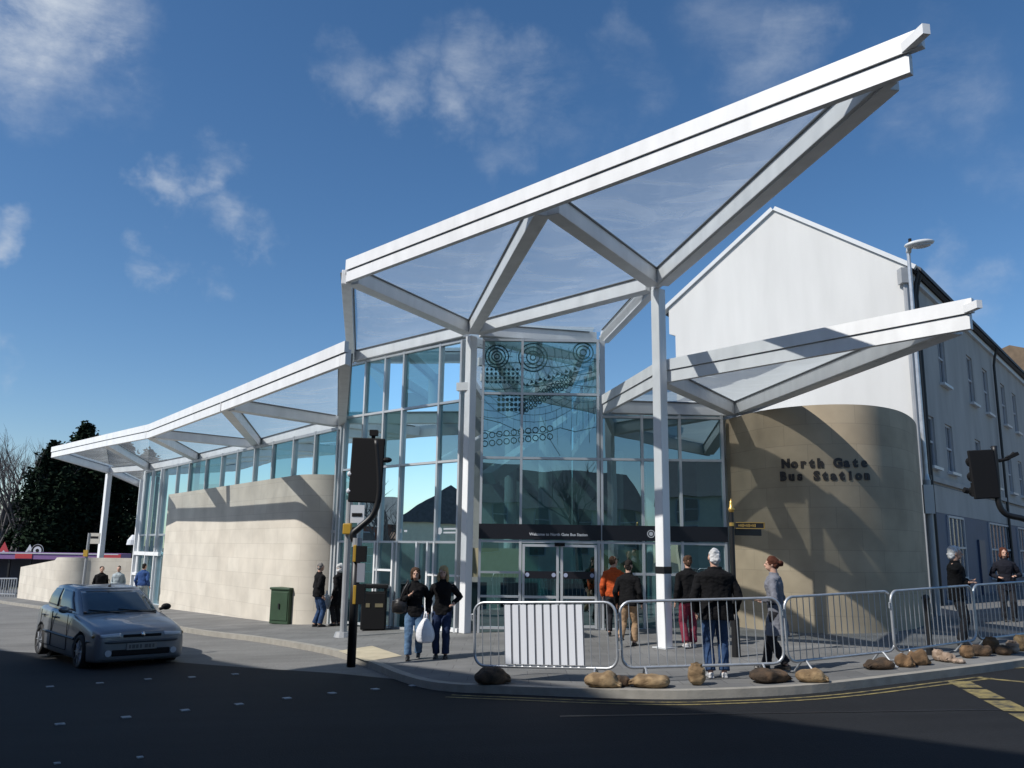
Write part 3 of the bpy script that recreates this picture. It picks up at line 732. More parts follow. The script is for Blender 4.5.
# --- hall body: roofs, floor, rear walls
mb = MB()
ringp = [Vector((WL.x, WL.y)), Vector((NA.x, NA.y)) + Vector((.05, .25)), Vector((FM.x - .1, FY + .25)), Vector((FM.x - .1, 31)), Vector((WL.x, 31))]
rp = MB(); rp.prism(ringp, Z0 + .37, Z0 + .40); build(rp, 'roof_glazing', FILM, ST)
rp = MB()
for k in range(6):
    x_ = WL.x + .4 + k * 1.25; rp.beam((x_, max(FY + .6, WL.y + .5 - (x_ - WL.x) * .93), Z0 + .08), (WL.x + 1.6 + k * 1.0, 30.4, Z0 + .08), .16, .26)
for k in range(4): rp.beam((-1.0, FY + 1.2 + k * 2.3, Z0 + .05), (FM.x - .2, FY + 2.6 + k * 2.2, Z0 + .05), .14, .24)
build(rp, 'roof_trusses', STEEL, ST)
rp = MB(); rp.beam((-.6, 24.5, 3.6), (2.1, 27.5, 5.9), .5, .35); rp.beam((-3.4, 26.5, 3.4), (0, 29, 5.8), .5, .35); build(rp, 'interior_ramp', STEELG, ST)
mb.prism([(FM.x, FY + .3), (FRR.x + 2.5, FY + .3), (FRR.x + 4, 31), (FM.x, 31)], ZR - .06, ZR + .2)
build(mb, 'flat_roof', STEELG, ST)
mb = MB()
mb.prism([(WL.x - 13, 44), (WL.x - 13, 44.3), (16, 31.3), (16, 31)], -1.5, 4.8)
mb.prism([(WL.x, 30.6), (WL.x, 30.9), (FM.x, 30.9), (FM.x, 30.6)], -1, Z0 + .34); mb.prism([(FM.x + .05, 30.6), (FM.x + .05, 30.9), (15, 30.9), (15, 30.6)], -1, ZR - .08)
build(mb, 'rear_wall', INTW, ST)
mb = MB()
for (x, y) in ((1.0, 24.5), (4.0, 24.0), (-2.5, 27), (3.5, 28), (0, 28)): mb = MB(); mb.tube([(x, y, gz(x, y)), (x, y, ZR - .1 if x > 2.3 else Z0 + .3)], .2, 16); build(mb, 'interior_column', STEELG, ST, smooth=False)
mb = MB(); mb.box((-.2, 27.6, 1.35), (2.2, .12, .9)); mb.box((3.4, 26.5, 1.2), (2.4, .12, 1.2)); build(mb, 'information_board', mat('cream_board', (.5, .45, .3), .7), ST)
mb = MB()
for k in range(5): mb.box((-3 + k * 1.7, 25.2, GF + .45), (1.3, .5, .9))
build(mb, 'bench_row', mat('dark_bench', (.05, .06, .07), .6), ST)

# low stone wall far left
Q0, Q1 = gp(17, 598), gp(50, 602.5); dQ = (Q1 - Q0).xy.normalized()
nQ = Vector((-dQ.y, dQ.x)); line = [Q0.xy + dQ * k * (Q1 - Q0).xy.length / 4 for k in range(5)]
arc = [line[-1] + dQ * (1.2 * math.sin(R(a))) + nQ * (1.2 * (1 - math.cos(R(a)))) for a in range(12, 97, 12)]
end = arc[-1]; tgt = Vector((atY(136, 570, 42.5).x, 42.5)); tail = [end + (tgt - end) * k / 4 for k in range(1, 5)]
mb, _ = stone_wall(line + arc + tail, lambda s: .42 + (min(s, .32) / .32) * .68, .3, '')
o = build(mb, 'boundary_wall', [STONE, CONC]); tag(o, 'low limestone wall with sloping top beyond the silver car', 'wall')
for p in o.data.polygons: p.use_smooth = p.material_index == 0 and abs(p.normal.z) < .1

# ------------------------------------------------------------------ white rendered house
HC = Vector((12.6, 26.0)); HG = Vector((-.79, .613)).normalized(); HS = Vector((.63, .777)).normalized()
HW, HL, HE, HR = 8.45, 30.0, 10.85, 13.8
HO = thing('rendered_house', 'three storey white rendered house with tall blank gable', 'house', (HC.x, HC.y, gz(HC.x, HC.y)))
def hp(s, t, z): q = HC + HG * s + HS * t; return Vector((q.x, q.y, z))
prof = [(0, -.2), (HW - .25, -.2), (HW - .25, 9.75), (HW, 9.85), (HW, HE), (HW / 2, HR), (0, HE)]
UPPER = [(t, 7.6, 9.5, 1.05) for t in (3.9, 8.6, 11.6, 15.6, 18.5, 22.5, 26)] + [(t, 4.55, 6.2, 1.05) for t in (1.45, 4.0, 8.8, 11.8, 15.5, 18.3, 22.5, 26)]
mb = MB(); n = len(prof)
mb.add([hp(s, t, z) for t in (0, HL) for s, z in prof], [tuple(range(n)), tuple(range(2 * n - 1, n - 1, -1))] + [(i, i + n, (i + 1) % n + n, (i + 1) % n) for i in range(n - 1)])
rects = [(t - w / 2, t + w / 2, za, zb) for t, za, zb, w in UPPER]
tc_ = sorted({0, HL} | {r[0] for r in rects} | {r[1] for r in rects}); zc_ = sorted({-.2, HE} | {r[2] for r in rects} | {r[3] for r in rects})
for ta, tb in zip(tc_, tc_[1:]):
    for za, zb in zip(zc_, zc_[1:]):
        tm, zm = (ta + tb) / 2, (za + zb) / 2
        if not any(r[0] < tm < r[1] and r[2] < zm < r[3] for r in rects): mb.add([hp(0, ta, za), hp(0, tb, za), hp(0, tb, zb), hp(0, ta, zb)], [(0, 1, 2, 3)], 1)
for ta, tb, za, zb in rects:
    q = [(ta, za), (tb, za), (tb, zb), (ta, zb)]
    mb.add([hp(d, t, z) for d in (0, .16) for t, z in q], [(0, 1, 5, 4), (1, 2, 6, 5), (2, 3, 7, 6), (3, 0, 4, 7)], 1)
RENDSH = mat('shaded_render', (.38, .375, .36), .85, var=.12, vscale=1.2, streak=.3, bump=.1, bscale=20)  # white render with the side wall's shade darkened into its colour
build(mb, 'wall', [RENDER, RENDSH], HO)
mb = MB()
for (sa, za, sb, zb) in ((-.35, HE - .08, HW / 2, HR + .16), (HW / 2, HR + .16, HW + .3, HE - .06)):
    mb.add([hp(sa, .3, za + .06), hp(sb, .3, zb + .02), hp(sb, HL, zb + .02), hp(sa, HL, za + .06), hp(sa, .3, za - .06), hp(sb, .3, zb - .1), hp(sb, HL, zb - .1), hp(sa, HL, za - .06)],
           [(0, 1, 2, 3), (4, 7, 6, 5), (0, 4, 5, 1), (1, 5, 6, 2), (2, 6, 7, 3), (3, 7, 4, 0)])
build(mb, 'roof', SLATE, HO)
mb = MB()   # coping along the gable
for (sa, za, sb, zb) in ((-.22, HE - .14, HW / 2, HR - .02), (HW / 2, HR - .02, HW + .25, HE - .14)):
    a, b = hp(sa, -.06, za), hp(sb, -.06, zb); mb.beam(a + Vector((HS.x, HS.y, 0)) * .13, b + Vector((HS.x, HS.y, 0)) * .13, .32, .14)
build(mb, 'coping', STEELG, HO)
mb = MB(); mb.cbeam(hp(-.22, .1, HE - .12), hp(-.22, HL, HE - .12), .14, .12); build(mb, 'gutter', BLACK, HO)
mb = MB(); mb.cbeam(hp(-.05, .02, HE - .3), hp(-.05, HL, HE - .3), .12, .2); build(mb, 'eaves_board', STEELG, HO)
mb = MB(); mb.cbeam(hp(-.06, .02, 4.12), hp(-.06, HL, 4.12), .14, .16); build(mb, 'string_course', RENDSH, HO)
mb = MB()
mb.add([hp(-.03, t, z) for t, z in ((.25, -.1), (HL, -.1), (HL, 3.98), (.25, 3.98))] + [hp(.05, t, z) for t, z in ((.25, -.1), (HL, -.1), (HL, 3.98), (.25, 3.98))], [(0, 1, 2, 3), (0, 4, 5, 1), (1, 5, 6, 2), (2, 6, 7, 3), (3, 7, 4, 0)])
build(mb, 'shopfront', BLUEPAINT, HO)
mb = MB(); mb.add([hp(s, t, z) for s in (-.04, .04) for t, z in ((1.0, 3.1), (HL, 3.1), (HL, 3.95), (1.0, 3.95))], [(0, 1, 2, 3), (7, 6, 5, 4), (0, 4, 5, 1), (1, 5, 6, 2), (2, 6, 7, 3), (3, 7, 4, 0)]); build(mb, 'fascia_board', RENDSH, HO)
WFR = mat('window_frame_grey', (.42, .43, .45), .6)
def window(t, z0, z1, w, bars=1, fm=WFR, rec=.12):
    mb = MB(); o = rec; iw = w - .07; n3 = Vector((-HG.x, -HG.y, 0))
    for dt in (-iw / 2, iw / 2): mb.beam(hp(o, t + dt, z0 + .03), hp(o, t + dt, z1 - .03), .07, .06, n3)
    for z in [z0 + .035, z1 - .035, (z0 + z1) / 2]: mb.beam(hp(o - .004, t - iw / 2, z), hp(o - .004, t + iw / 2, z), .07, .055, n3)
    for k in range(bars): tt_ = t - w / 2 + w * (k + 1) / (bars + 1); mb.beam(hp(o - .002, tt_, z0 + .05), hp(o - .002, tt_, z1 - .05), .035, .05, n3)
    f = build(mb, 'window', fm, HO)
    o2 = rec - .01
    mb = MB(); mb.add([hp(o2, t - w / 2, z0), hp(o2, t + w / 2, z0), hp(o2, t + w / 2, z1), hp(o2, t - w / 2, z1)], [(0, 1, 2, 3)]); build(mb, 'pane', mat('dark_window_pane', (.06, .07, .085), .15, spec=.6), f)
    mb = MB(); mb.cbeam(hp(-.05, t - w / 2 - .1, z0 - .05), hp(-.05, t + w / 2 + .1, z0 - .05), .22, .09); build(mb, 'sill', STEELG, f)
for t, za, zb, w in UPPER: window(t, za, zb, w)
for t, w in ((3.6, 2.3), (11.2, 4.2), (17.5, 4.2), (24, 4.2)): window(t, 1.0, 3.05, w, 3 if w < 3 else 5, fm=mat('white_window_frame', (.4, .42, .44), .5), rec=-.03)
mb = MB(); mb.box(hp(-.06, 7.4, 1.2), (.08, 1.0, 2.3), Matrix.Rotation(math.atan2(HS.y, HS.x) - math.pi / 2, 3, 'Z')); d_ = build(mb, 'door', mat('navy_door', (.03, .05, .1), .5), HO)
for (t, s) in ((.22, -.12), (.5, -.12), (13.2, -.12)):
    mb = MB(); mb.tube([hp(-.28, t, HE - .2), hp(-.18, t, HE - .55), hp(s, t, HE - .9), hp(s, t, .1)], .055, 8); build(mb, 'drainpipe', BLACK, HO)
mb = MB(); mb.tube([hp(.05, -.1, HE - .35), hp(.05, -.1, .1)], .08, 8); build(mb, 'drainpipe', GREYPOLE, HO)
mb = MB(); mb.box(hp(.05, -.1, HE - .35), (.35, .3, .5)); build(mb, 'hopper_head', GREYPOLE, HO)
for t in (4.2, 12): 
    mb = MB(); mb.box(hp(HW / 2, t + 3, HR + .7), (.7, 1.2, 1.6), Matrix.Rotation(math.atan2(HS.y, HS.x) - math.pi / 2, 3, 'Z'))
# brown-roofed building further along
def block(name, label, cat, c, w, d, h, rz, wallm, roofm, ridge=2.5, wins=None, parapet=False):
    t = thing(name, label, cat, (c[0], c[1], gz(*c)), rz)
    mb = MB(); mb.box((0, 0, h / 2 - .3), (w, d, h + .6)); build(mb, 'wall', wallm, t, world=False)
    mb = MB()
    if ridge > 0:
        hw, hd = w / 2 + .3, d / 2 + .3
        mb.add([(-hw, -hd, h - .1), (hw, -hd, h - .1), (hw, hd, h - .1), (-hw, hd, h - .1), (-hw, 0, h + ridge), (hw, 0, h + ridge)], [(0, 1, 5, 4), (2, 3, 4, 5), (0, 4, 3), (1, 2, 5), (3, 2, 1, 0)])
    else: mb.box((0, 0, h + .15), (w + .5, d + .5, .3))
    r = build(mb, 'roof', roofm, t, world=False)
    if wins:
        nx, rows, ww, wh = wins
        for sgn in (1, -1):
            for i in range(nx):
                for k in range(rows):
                    x = -w / 2 + w * (i + .5) / nx; z = 1.0 + (h - 1.2) * k / rows + .3
                    fm = MB(); y = sgn * (d / 2 + .02)
                    for dx in (-ww / 2, ww / 2): fm.box((x + dx, y, z + wh / 2), (.08, .08, wh + .08))
                    for dz in (0, wh / 2, wh): fm.box((x, y + sgn * .004, z + dz), (ww, .08, .08))
                    f = build(fm, 'window', WFR, t, world=False)
                    pm = MB(); pm.box((x, y - sgn * .01, z + wh / 2), (ww, .03, wh)); build(pm, 'pane', mat('dark_window_pane', (.06, .07, .085), .15, spec=.6), f, world=False)
    return t
q = HC + HS * 46 + HG * 3
block('corner_house', 'brown roofed building farther along the street behind the white house', 'house', (q.x, q.y), 11, 22, 12.2, math.atan2(HS.y, HS.x), mat('dull_brick', (.2, .13, .09), .9, var=.15), mat('brown_tiles', (.14, .10, .065), .85, var=.25, vscale=2), 4)
# the street behind the camera: shades the junction and mirrors in the glass
def street_block(a, b, depth, h, *args, **kw):
    a = Vector(a); b = Vector(b); d = (b - a).normalized(); n = Vector((d.y, -d.x)); c = (a + b) / 2 + n * depth / 2
    return block(args[0], args[1], 'building', (c.x, c.y), (b - a).length, depth, h, math.atan2(d.y, d.x), *args[2:], **kw)
street_block((-16.7, 8.4), (-5.0, -3.3), 7, 15.1, 'brick_terrace', 'tall brick terrace across the junction, behind the viewpoint', BRICK, SLATE, 0, wins=(4, 4, 1.1, 1.8))
street_block((-20.4, 12.1), (-16.75, 8.45), 7, 14.0, 'brick_house', 'narrow brick house joined to the tall terrace across the junction', BRICK, SLATE, 0, wins=(2, 4, 1.0, 1.8))
street_block((-27, 18.7), (-20.45, 12.15), 8, 12.0, 'rendered_terrace', 'lower cream terrace across the road at the left', CREAM, SLATE, 0, wins=(3, 3, 1.1, 1.8))
block('gabled_house', 'plain gabled house far left across the street, seen mirrored in the glass', 'house', (-56, 20), 10, 10, 5.6, 0, CREAM, SLATE, 3.0, wins=(4, 2, 1.1, 1.6))
block('brick_terrace', 'long low brick terrace far left across the street, seen mirrored in the glass', 'building', (-58, 34), 16, 10, 5.4, R(90), BRICK, SLATE, 2.4, wins=(5, 2, 1.1, 1.4))
street_block((-6, -19), (10, -23), 9, 5.0, 'cream_shop_building', 'cream gabled building across the road behind the viewpoint', CREAM, SLATE, 3, wins=(5, 2, 1.1, 1.7))
street_block((12, -22), (26, -20), 10, 5.4, 'brick_shop_building', 'brick shop building across the road at the far right', CREAM, SLATE, 3, wins=(5, 2, 1.1, 1.7))

# ------------------------------------------------------------------ trees
def conifer(label, x, y, h, r, lo, seed, n=2600, lean=0):
    rnd = random.Random(seed); g = gz(x, y)
    t = thing('conifer_tree', label, 'tree', (x, y, g), 0, 'dark evergreens beyond the canopy')
    mb = MB(); mb.tube([(0, 0, -.3), (.1, 0, h * .5), (.15 + lean, 0, h * .97)], [.38, .24, .03], 10); build(mb, 'trunk', BARK, t, world=False)
    mb = MB()
    br = []
    for k in range(int(n / 28)):
        f = rnd.random() ** .85; z = h * (lo + (1 - lo) * f)
        env = r * (1 - f ** 2.4) ** .7 * (.72 + .5 * noise.noise(Vector((seed, z * .5, 0)))) + .25
        a = rnd.random() * 2 * math.pi; env *= .8 + .5 * noise.noise(Vector((math.cos(a) * 1.5 + seed, math.sin(a) * 1.5, z * .35)))
        ln = env * rnd.uniform(.55, 1.1); droop = rnd.uniform(-.25, .15)
        for q in range(28):
            s = ln * (rnd.random() ** .6); w = .25 + .55 * (s / (r + .1))
            p = Vector((math.cos(a) * s + rnd.gauss(0, w * .45) + lean * f, math.sin(a) * s + rnd.gauss(0, w * .45), z + droop * s + rnd.gauss(0, .22)))
            sz = rnd.uniform(.10, .28); u = Vector((rnd.gauss(0, 1), rnd.gauss(0, 1), rnd.gauss(0, .5))).normalized(); v = u.orthogonal().normalized(); v = (Matrix.Rotation(rnd.random() * 6.3, 3, u) @ v)
            mb.add([p - u * sz - v * sz * .3, p + u * sz * .2 - v * sz * .45, p + u * sz, p + u * sz * .1 + v * sz * .45], [(0, 1, 2, 3)], 0 if rnd.random() < .72 else 1)
    build(mb, 'crown', LEAF, t, world=False)
    return t
def txy(px, Y): return atY(px, 560, Y).x
conifer('tallest dark conifer with a pointed top rising above the white canopy', txy(72, 78), 78, 14.2, 6.4, .02, 3, 22000)
conifer('dark bushy conifer at the left edge of the evergreens', txy(42, 71), 71, 11.6, 4.6, .02, 5, 17000)
conifer('rounded dark evergreen in front of the tallest conifer', txy(92, 74), 74, 12.2, 5.2, .12, 21, 11000)
conifer('dark conifer seen behind the white canopy posts', txy(112, 80), 80, 13.0, 6.0, .16, 8, 11000)
conifer('low dark conifer beside the glass concourse doors', txy(140, 76), 76, 11.4, 5.5, .14, 11, 8500)
conifer('broad low evergreen below the bare branches', txy(14, 84), 84, 7.2, 6.5, .0, 13, 13000)
def bare_tree(label, x, y, h, seed):
    rnd = random.Random(seed); t = thing('bare_tree', label, 'tree', (x, y, gz(x, y)), 0, 'leafless trees at the left edge')
    mb = MB(); tw = MB()
    def grow(p, d, ln, r, lev):
        q = [p]; k = 4
        for i in range(k):
            d = (d + Vector((rnd.gauss(0, .09), rnd.gauss(0, .09), .05))).normalized(); q.append(q[-1] + d * ln / k)
        (mb if lev < 2 else tw).tube(q, [r * (1 - .45 * i / k) for i in range(k + 1)], 6 if lev < 2 else 4, cap=False)
        if lev >= 5: return
        for b in range(3 if lev else 5):
            f = rnd.uniform(.45, 1.0); idx = min(k, max(1, round(f * k)))
            nd = (d + Vector((rnd.gauss(0, .5), rnd.gauss(0, .5), rnd.uniform(-.05, .45)))).normalized()
            grow(q[idx], nd, ln * rnd.uniform(.55, .78), r * .5, lev + 1)
    grow(Vector((0, 0, -.2)), Vector((0, 0, 1)), h * .36, .26, 0)
    build(mb, 'trunk', TWIG, t, world=False); build(tw, 'branches', TWIG, t, world=False); return t
bare_tree('tall leafless tree at the far left against the sky', txy(4, 72), 72, 17, 2)
bare_tree('second leafless tree, thinner, just left of the conifers', txy(15, 78), 78, 16.5, 4)
bare_tree('third leafless tree partly hidden at the left edge', txy(-6, 80), 80, 17, 9)
bare_tree('leafless street tree across the road, mirrored in the front glass', 4.5, -13.5, 9.5, 12)
bare_tree('leafless street tree far across the left road, mirrored in the angled glass', -40, 25.5, 10, 15)

# ------------------------------------------------------------------ things of the far left
sx0, sx1, SY = txy(-30, 57), txy(128, 57), 57.0
gS = gz(-28, SY)
t = thing('bus_shelter', 'long dark shelter with a purple and red roof edge behind the low wall', 'shelter', ((sx0 + sx1) / 2, SY, gS))
mb = MB(); z = atY(60, 556, SY).z; mb.box(((sx0 + sx1) / 2, SY, z), (sx1 - sx0, 2.2, .42)); build(mb, 'roof', PURPLE, t)
mb = MB(); mb.box(((sx0 + sx1) / 2, SY + 1.0, (z + gS) / 2), (sx1 - sx0, .1, z - gS - .4)); build(mb, 'back_panel', mat('dark_panel', (.02, .025, .045), .3), t)
mb = MB(); xa, xb = txy(14, SY - 1.2), txy(31, SY - 1.2); mb.box(((xa + xb) / 2, SY - 1.12, z - .02), (xb - xa, .05, .3)); xa, xb = txy(96, SY - 1.2), txy(120, SY - 1.2); mb.box(((xa + xb) / 2, SY - 1.12, z + .02), (xb - xa, .05, .3)); build(mb, 'roof_edge_panel', REDP, t)
mb = MB(); mb.box(((sx0 + sx1) / 2, SY - 1.13, z + .16), (sx1 - sx0 - .3, .04, .06)); build(mb, 'roof_trim', STEELG, t)
for k in range(8):
    x = sx0 + .4 + k * (sx1 - sx0 - .8) / 7; mb = MB(); mb.box((x, SY - .9, (z + gS) / 2), (.12, .12, z - gS - .2)); build(mb, 'post', BLACK, t)
def sign_post(label, px, py, Y, kind):
    p = atY(px, py, Y); g = gz(p.x, p.y); t = thing('traffic_sign', label, 'traffic sign', (p.x, p.y, g), 0, 'traffic signs behind the low wall')
    mb = MB(); mb.tube([(p.x, p.y + .05, g), (p.x, p.y + .05, p.z + .3)], .04, 8); build(mb, 'post', GREYPOLE, t)
    mb = MB()
    if kind == 'round':
        mb.disc(p, .42, (0, -1, 0), 24, .03); build(mb, 'sign_plate', LETW, t); mb = MB(); mb.ring(p + Vector((0, -.03, 0)), .34, (0, -1, 0), .12); mb.disc(p + Vector((0, -.032, 0)), .12, (0, -1, 0), 16, .01); build(mb, 'sign_symbol', BLACKP, t)
    else:
        s = .5 if kind == 'tri' else .62
        tri = [(-s * .9, -s * .8), (s * .9, -s * .8), (0, s * .9)]
        mb.add([(p.x + a, p.y - o_, p.z + b) for o_ in (0, .03) for a, b in tri], [(0, 1, 2), (5, 4, 3), (0, 3, 4, 1), (1, 4, 5, 2), (2, 5, 3, 0)]); build(mb, 'sign_plate', LETW if kind == 'tri' else REDP, t)
        mb = MB(); k = .5
        if kind == 'tri': mb.disc(p + Vector((0, -.04, -.08)), .13, (0, -1, 0), 12, .01)
        else: mb.add([(p.x + a * k, p.y - .035 - o_, p.z - .28 + (b + .5) * .25) for o_ in (0, .01) for a, b in tri], [(0, 1, 2), (5, 4, 3), (0, 3, 4, 1), (1, 4, 5, 2), (2, 5, 3, 0)])
        build(mb, 'sign_symbol', mat('grey_symbol', (.2, .2, .22), .6) if kind == 'tri' else LETW, t)
sign_post('white triangular sign beside the round sign at the left', 29.5, 551, 59.5, 'tri')
sign_post('round white sign with a dark ring above the shelter', 37.5, 550.5, 59.5, 'round')
sign_post('red triangular sign at the left edge of the photo', 4, 550, 59.5, 'red')
# railing by the low wall
a, b = gp(-14, 596), gp(15, 597); t = thing('metal_railing', 'short grey railing left of the low stone wall', 'railing', (a.x, a.y, gz(a.x, a.y)))
mb = MB(); d = (b - a)
for h in (.15, 1.05): mb.tube([a + Vector((0, 0, h)), b + Vector((0, 0, h))], .04, 6)
build(mb, 'rail', GALV, t)
mb = MB()
for k in range(13): q = a + d * k / 12; mb.tube([q + Vector((0, 0, 0)), q + Vector((0, 0, 1.05))], .035, 6)
build(mb, 'uprights', GALV, t)
# bus stop flag and lamp
p = gp(81, 603); t = thing('bus_stop_flag', 'tall post with a small square stop flag behind the silver car', 'bus stop sign', (p.x, p.y, p.z))
ztop = atY(88, 533, p.y).z; mb = MB(); mb.tube([p, (p.x + .05, p.y, ztop)], .07, 8); build(mb, 'post', GREYPOLE, t)
mb = MB(); mb.box((p.x + .32, p.y, ztop - .25), (.5, .05, .5)); f = build(mb, 'flag', mat('flag_cream', (.55, .52, .45), .6), t)
mb = MB(); mb.box((p.x + .32, p.y - .03, ztop - .2), (.36, .01, .1)); build(mb, 'flag_stripe', BLACKP, f)
mb = MB(); mb.box((p.x, p.y - .05, ztop - .95), (.2, .12, .3)); build(mb, 'ticket_box', YELB, t)
p = atY(133.5, 541, 46); g = gz(p.x, p.y); t = thing('globe_lamp', 'white shaded lamp on a thin dark post behind the canopy', 'lamp', (p.x, p.y, g))
mb = MB(); mb.tube([(p.x, p.y, g), (p.x, p.y, p.z)], .05, 8); build(mb, 'post', BLACK, t)
mb = MB(); mb.tube([p + Vector((0, 0, -.2)), p + Vector((0, 0, .05)), p + Vector((0, 0, .32))], [.34, .3, .1], 16); build(mb, 'shade', LETW, t)

# ------------------------------------------------------------------ street furniture
# street lamp
LP = gp(936, 615); LP.y = 22.6; LP.x = atY(936, 600, 22.6).x; LP.z = gz(LP.x, LP.y)
t = thing('street_lamp', 'tall grey street lamp in front of the house corner', 'street lamp', LP)
zt_ = atY(915, 249, LP.y).z; zs_ = atY(930, 480, LP.y).z
mb = MB(); mb.tube([LP, (LP.x, LP.y, zs_)], .095, 14); build(mb, 'lower_pole', GREYPOLE, t)
mb = MB(); mb.tube([(LP.x, LP.y, zs_), (LP.x, LP.y, zs_ + .15), (LP.x, LP.y, zt_)], [.09, .06, .05], 12); build(mb, 'pole', GALV, t)
mb = MB(); mb.ell((LP.x + .2, LP.y - .25, zt_ + .06), (.42, .26, .10), 16, 8, Matrix.Rotation(R(-8), 3, 'Y')); mb.tube([(LP.x, LP.y, zt_ - .12), (LP.x + .02, LP.y - .05, zt_ + .06)], .07, 10); build(mb, 'lamp_head', STEELG, t, smooth=True)
mb = MB(); mb.ell((LP.x + .25, LP.y - .28, zt_ - .01), (.27, .18, .06), 14, 6, Matrix.Rotation(R(-8), 3, 'Y')); build(mb, 'lens', mat('lamp_lens', (.5, .5, .5), .2), t, smooth=True)
mb = MB(); mb.tube([(LP.x + .02, LP.y - .1, zt_ + .12), (LP.x + .02, LP.y - .1, zt_ + .26)], .045, 8); build(mb, 'photocell', BLACKP, t)
zb0 = atY(926, 487, LP.y).z; mb = MB(); mb.box((LP.x - .06, LP.y - .16, zb0 - .33), (.26, .08, .75)); build(mb, 'notice_plate', mat('plate_white', (.5, .5, .48), .6), t)

# traffic lights
def arm(pts, r, m, parent, name): mb = MB(); mb.tube(pts, r, 12); return build(mb, name, m, parent, smooth=True)
p = gp(351, 667); Y = p.y
t = thing('traffic_light', 'black traffic light on a cranked pole at the crossing by the pavement edge', 'traffic light', p)
def tl(px, py, dy=0): q = atY(px, py, Y + dy); return q
zc = tl(352, 545).z
arm([p, (p.x, p.y, zc)], .075, BLACK, t, 'pole')
q1 = Vector((p.x, p.y, zc)); q2 = tl(353, 530); q3 = tl(372, 516); q4 = tl(378, 500); q5 = tl(376.5, 440)
arm(spline([q1, q2 - Vector((0, 0, .08)), q2 + Vector((.12, 0, .05)), q3, q4, q4 + Vector((0, 0, .4)), q5], 5), .058, BLACK, t, 'cranked_arm')
mb = MB(); mb.tube([q1 - Vector((0, 0, .03)), q1 + Vector((0, 0, .12))], .085, 12); build(mb, 'collar', GREYPOLE, t)
a, b = tl(352, 438), tl(382, 503)
mb = MB(); mb.box(((a.x + b.x) / 2, Y - .02, (a.z + b.z) / 2), (abs(b.x - a.x), .05, abs(a.z - b.z)), Matrix.Rotation(R(1.5), 3, 'Y')); bd = build(mb, 'backing_board', BLACKP, t, bevel=.02)
for k in range(3):
    z = a.z - .2 - k * .35; cx = (a.x + b.x) / 2
    mb = MB(); mb.box((cx, Y + .13, z), (.3, .24, .32)); mb.tube([(cx, Y + .24, z), (cx, Y + .44, z - .03)], [.13, .12], 14, cap=False); build(mb, 'lamp_unit', BLACKP, t)
    mb = MB(); mb.disc((cx, Y + .25, z), .11, (0, 1, 0), 16, .012); build(mb, 'lens', mat('signal_lens_%d' % k, ((.25, .02, .02), (.3, .16, .02), (.02, .2, .1))[k], .2), t)
mb = MB()
for (px, py) in ((350.5, 474), (349.5, 491)): s = tl(px, py); mb.ell(s, (.06, .05, .055), 10, 6)
build(mb, 'hood_tip', LETW, t)
mb = MB(); s = tl(387, 460); mb.tube([tl(379, 459), s], .035, 8); mb.ell(s, (.09, .06, .05), 10, 6); build(mb, 'side_detector', BLACKP, t); mb = MB(); s = tl(374, 433); mb.tube([tl(373, 440), s], .035, 8); build(mb, 'detector_stem', BLACKP, t); mb = MB(); mb.box(s, (.14, .12, .1)); build(mb, 'detector', BLACKP, t)
for q0, q1 in ((545, 562), (585, 604)):
    s0, s1 = tl(356, q0), tl(356, q1); mb = MB(); mb.box((s0.x, Y - .085, (s0.z + s1.z) / 2), (.055, .04, s0.z - s1.z)); build(mb, 'yellow_strip', YELB, t, bevel=.01)
s0, s1 = tl(361, 546), tl(361, 562); mb = MB(); mb.box((s0.x + .02, Y - .02, (s0.z + s1.z) / 2), (.16, .16, s0.z - s1.z)); build(mb, 'pedestrian_signal', BLACKP, t)
s0, s1 = tl(361, 584), tl(361, 604); mb = MB(); mb.box((s0.x, Y - .02, (s0.z + s1.z) / 2), (.16, .16, s0.z - s1.z)); build(mb, 'push_button_box', BLACKP, t)
s0, s1 = tl(360, 563), tl(360, 582); mb = MB(); mb.box((s0.x + .04, Y - .08, (s0.z + s1.z) / 2), (.13, .06, s0.z - s1.z)); build(mb, 'instruction_plate', mat('plate_grey', (.3, .32, .36), .5), t)

Y = 17.5; pole = Vector((atY(1046, 560, Y).x, Y)); g = gz(pole.x, pole.y)
t = thing('traffic_light', 'black traffic light reaching in on a bent arm at the right edge', 'traffic light', (pole.x, pole.y, g))
zc = tl(1040, 540).z
arm([(pole.x, Y, g), (pole.x, Y, zc)], .08, BLACK, t, 'pole')
arm(spline([Vector((pole.x, Y, zc)), tl(1040, 527), tl(1024, 519), tl(1006, 514), tl(998.5, 502), tl(997, 480), tl(994, 446)], 5), .06, BLACK, t, 'cranked_arm')
a, b = tl(967.5, 450), tl(998, 499)
mb = MB(); mb.box(((a.x + b.x) / 2, Y - .04, (a.z + b.z) / 2), (abs(b.x - a.x), .06, abs(a.z - b.z)), Matrix.Rotation(R(-3.5), 3, 'Y')); build(mb, 'backing_board', BLACKP, t, bevel=.02)
for k in range(3):
    z = a.z - .18 - k * .31; cx = (a.x + b.x) / 2
    mb = MB(); mb.box((cx, Y + .12, z), (.28, .24, .29)); mb.tube([(cx, Y + .22, z), (cx, Y + .42, z - .03)], [.12, .11], 14, cap=False); build(mb, 'lamp_unit', BLACKP, t)
mb = MB(); mb.tube([tl(998, 461), tl(1008, 459), tl(1014, 453)], .035, 8); mb.box(tl(1012, 456), (.25, .1, .07), Matrix.Rotation(R(-25), 3, 'Y')); build(mb, 'detector_bracket', BLACKP, t); mb = MB(); mb.tube([tl(968, 491), tl(964, 490)], .06, 8); build(mb, 'detector', BLACKP, t)

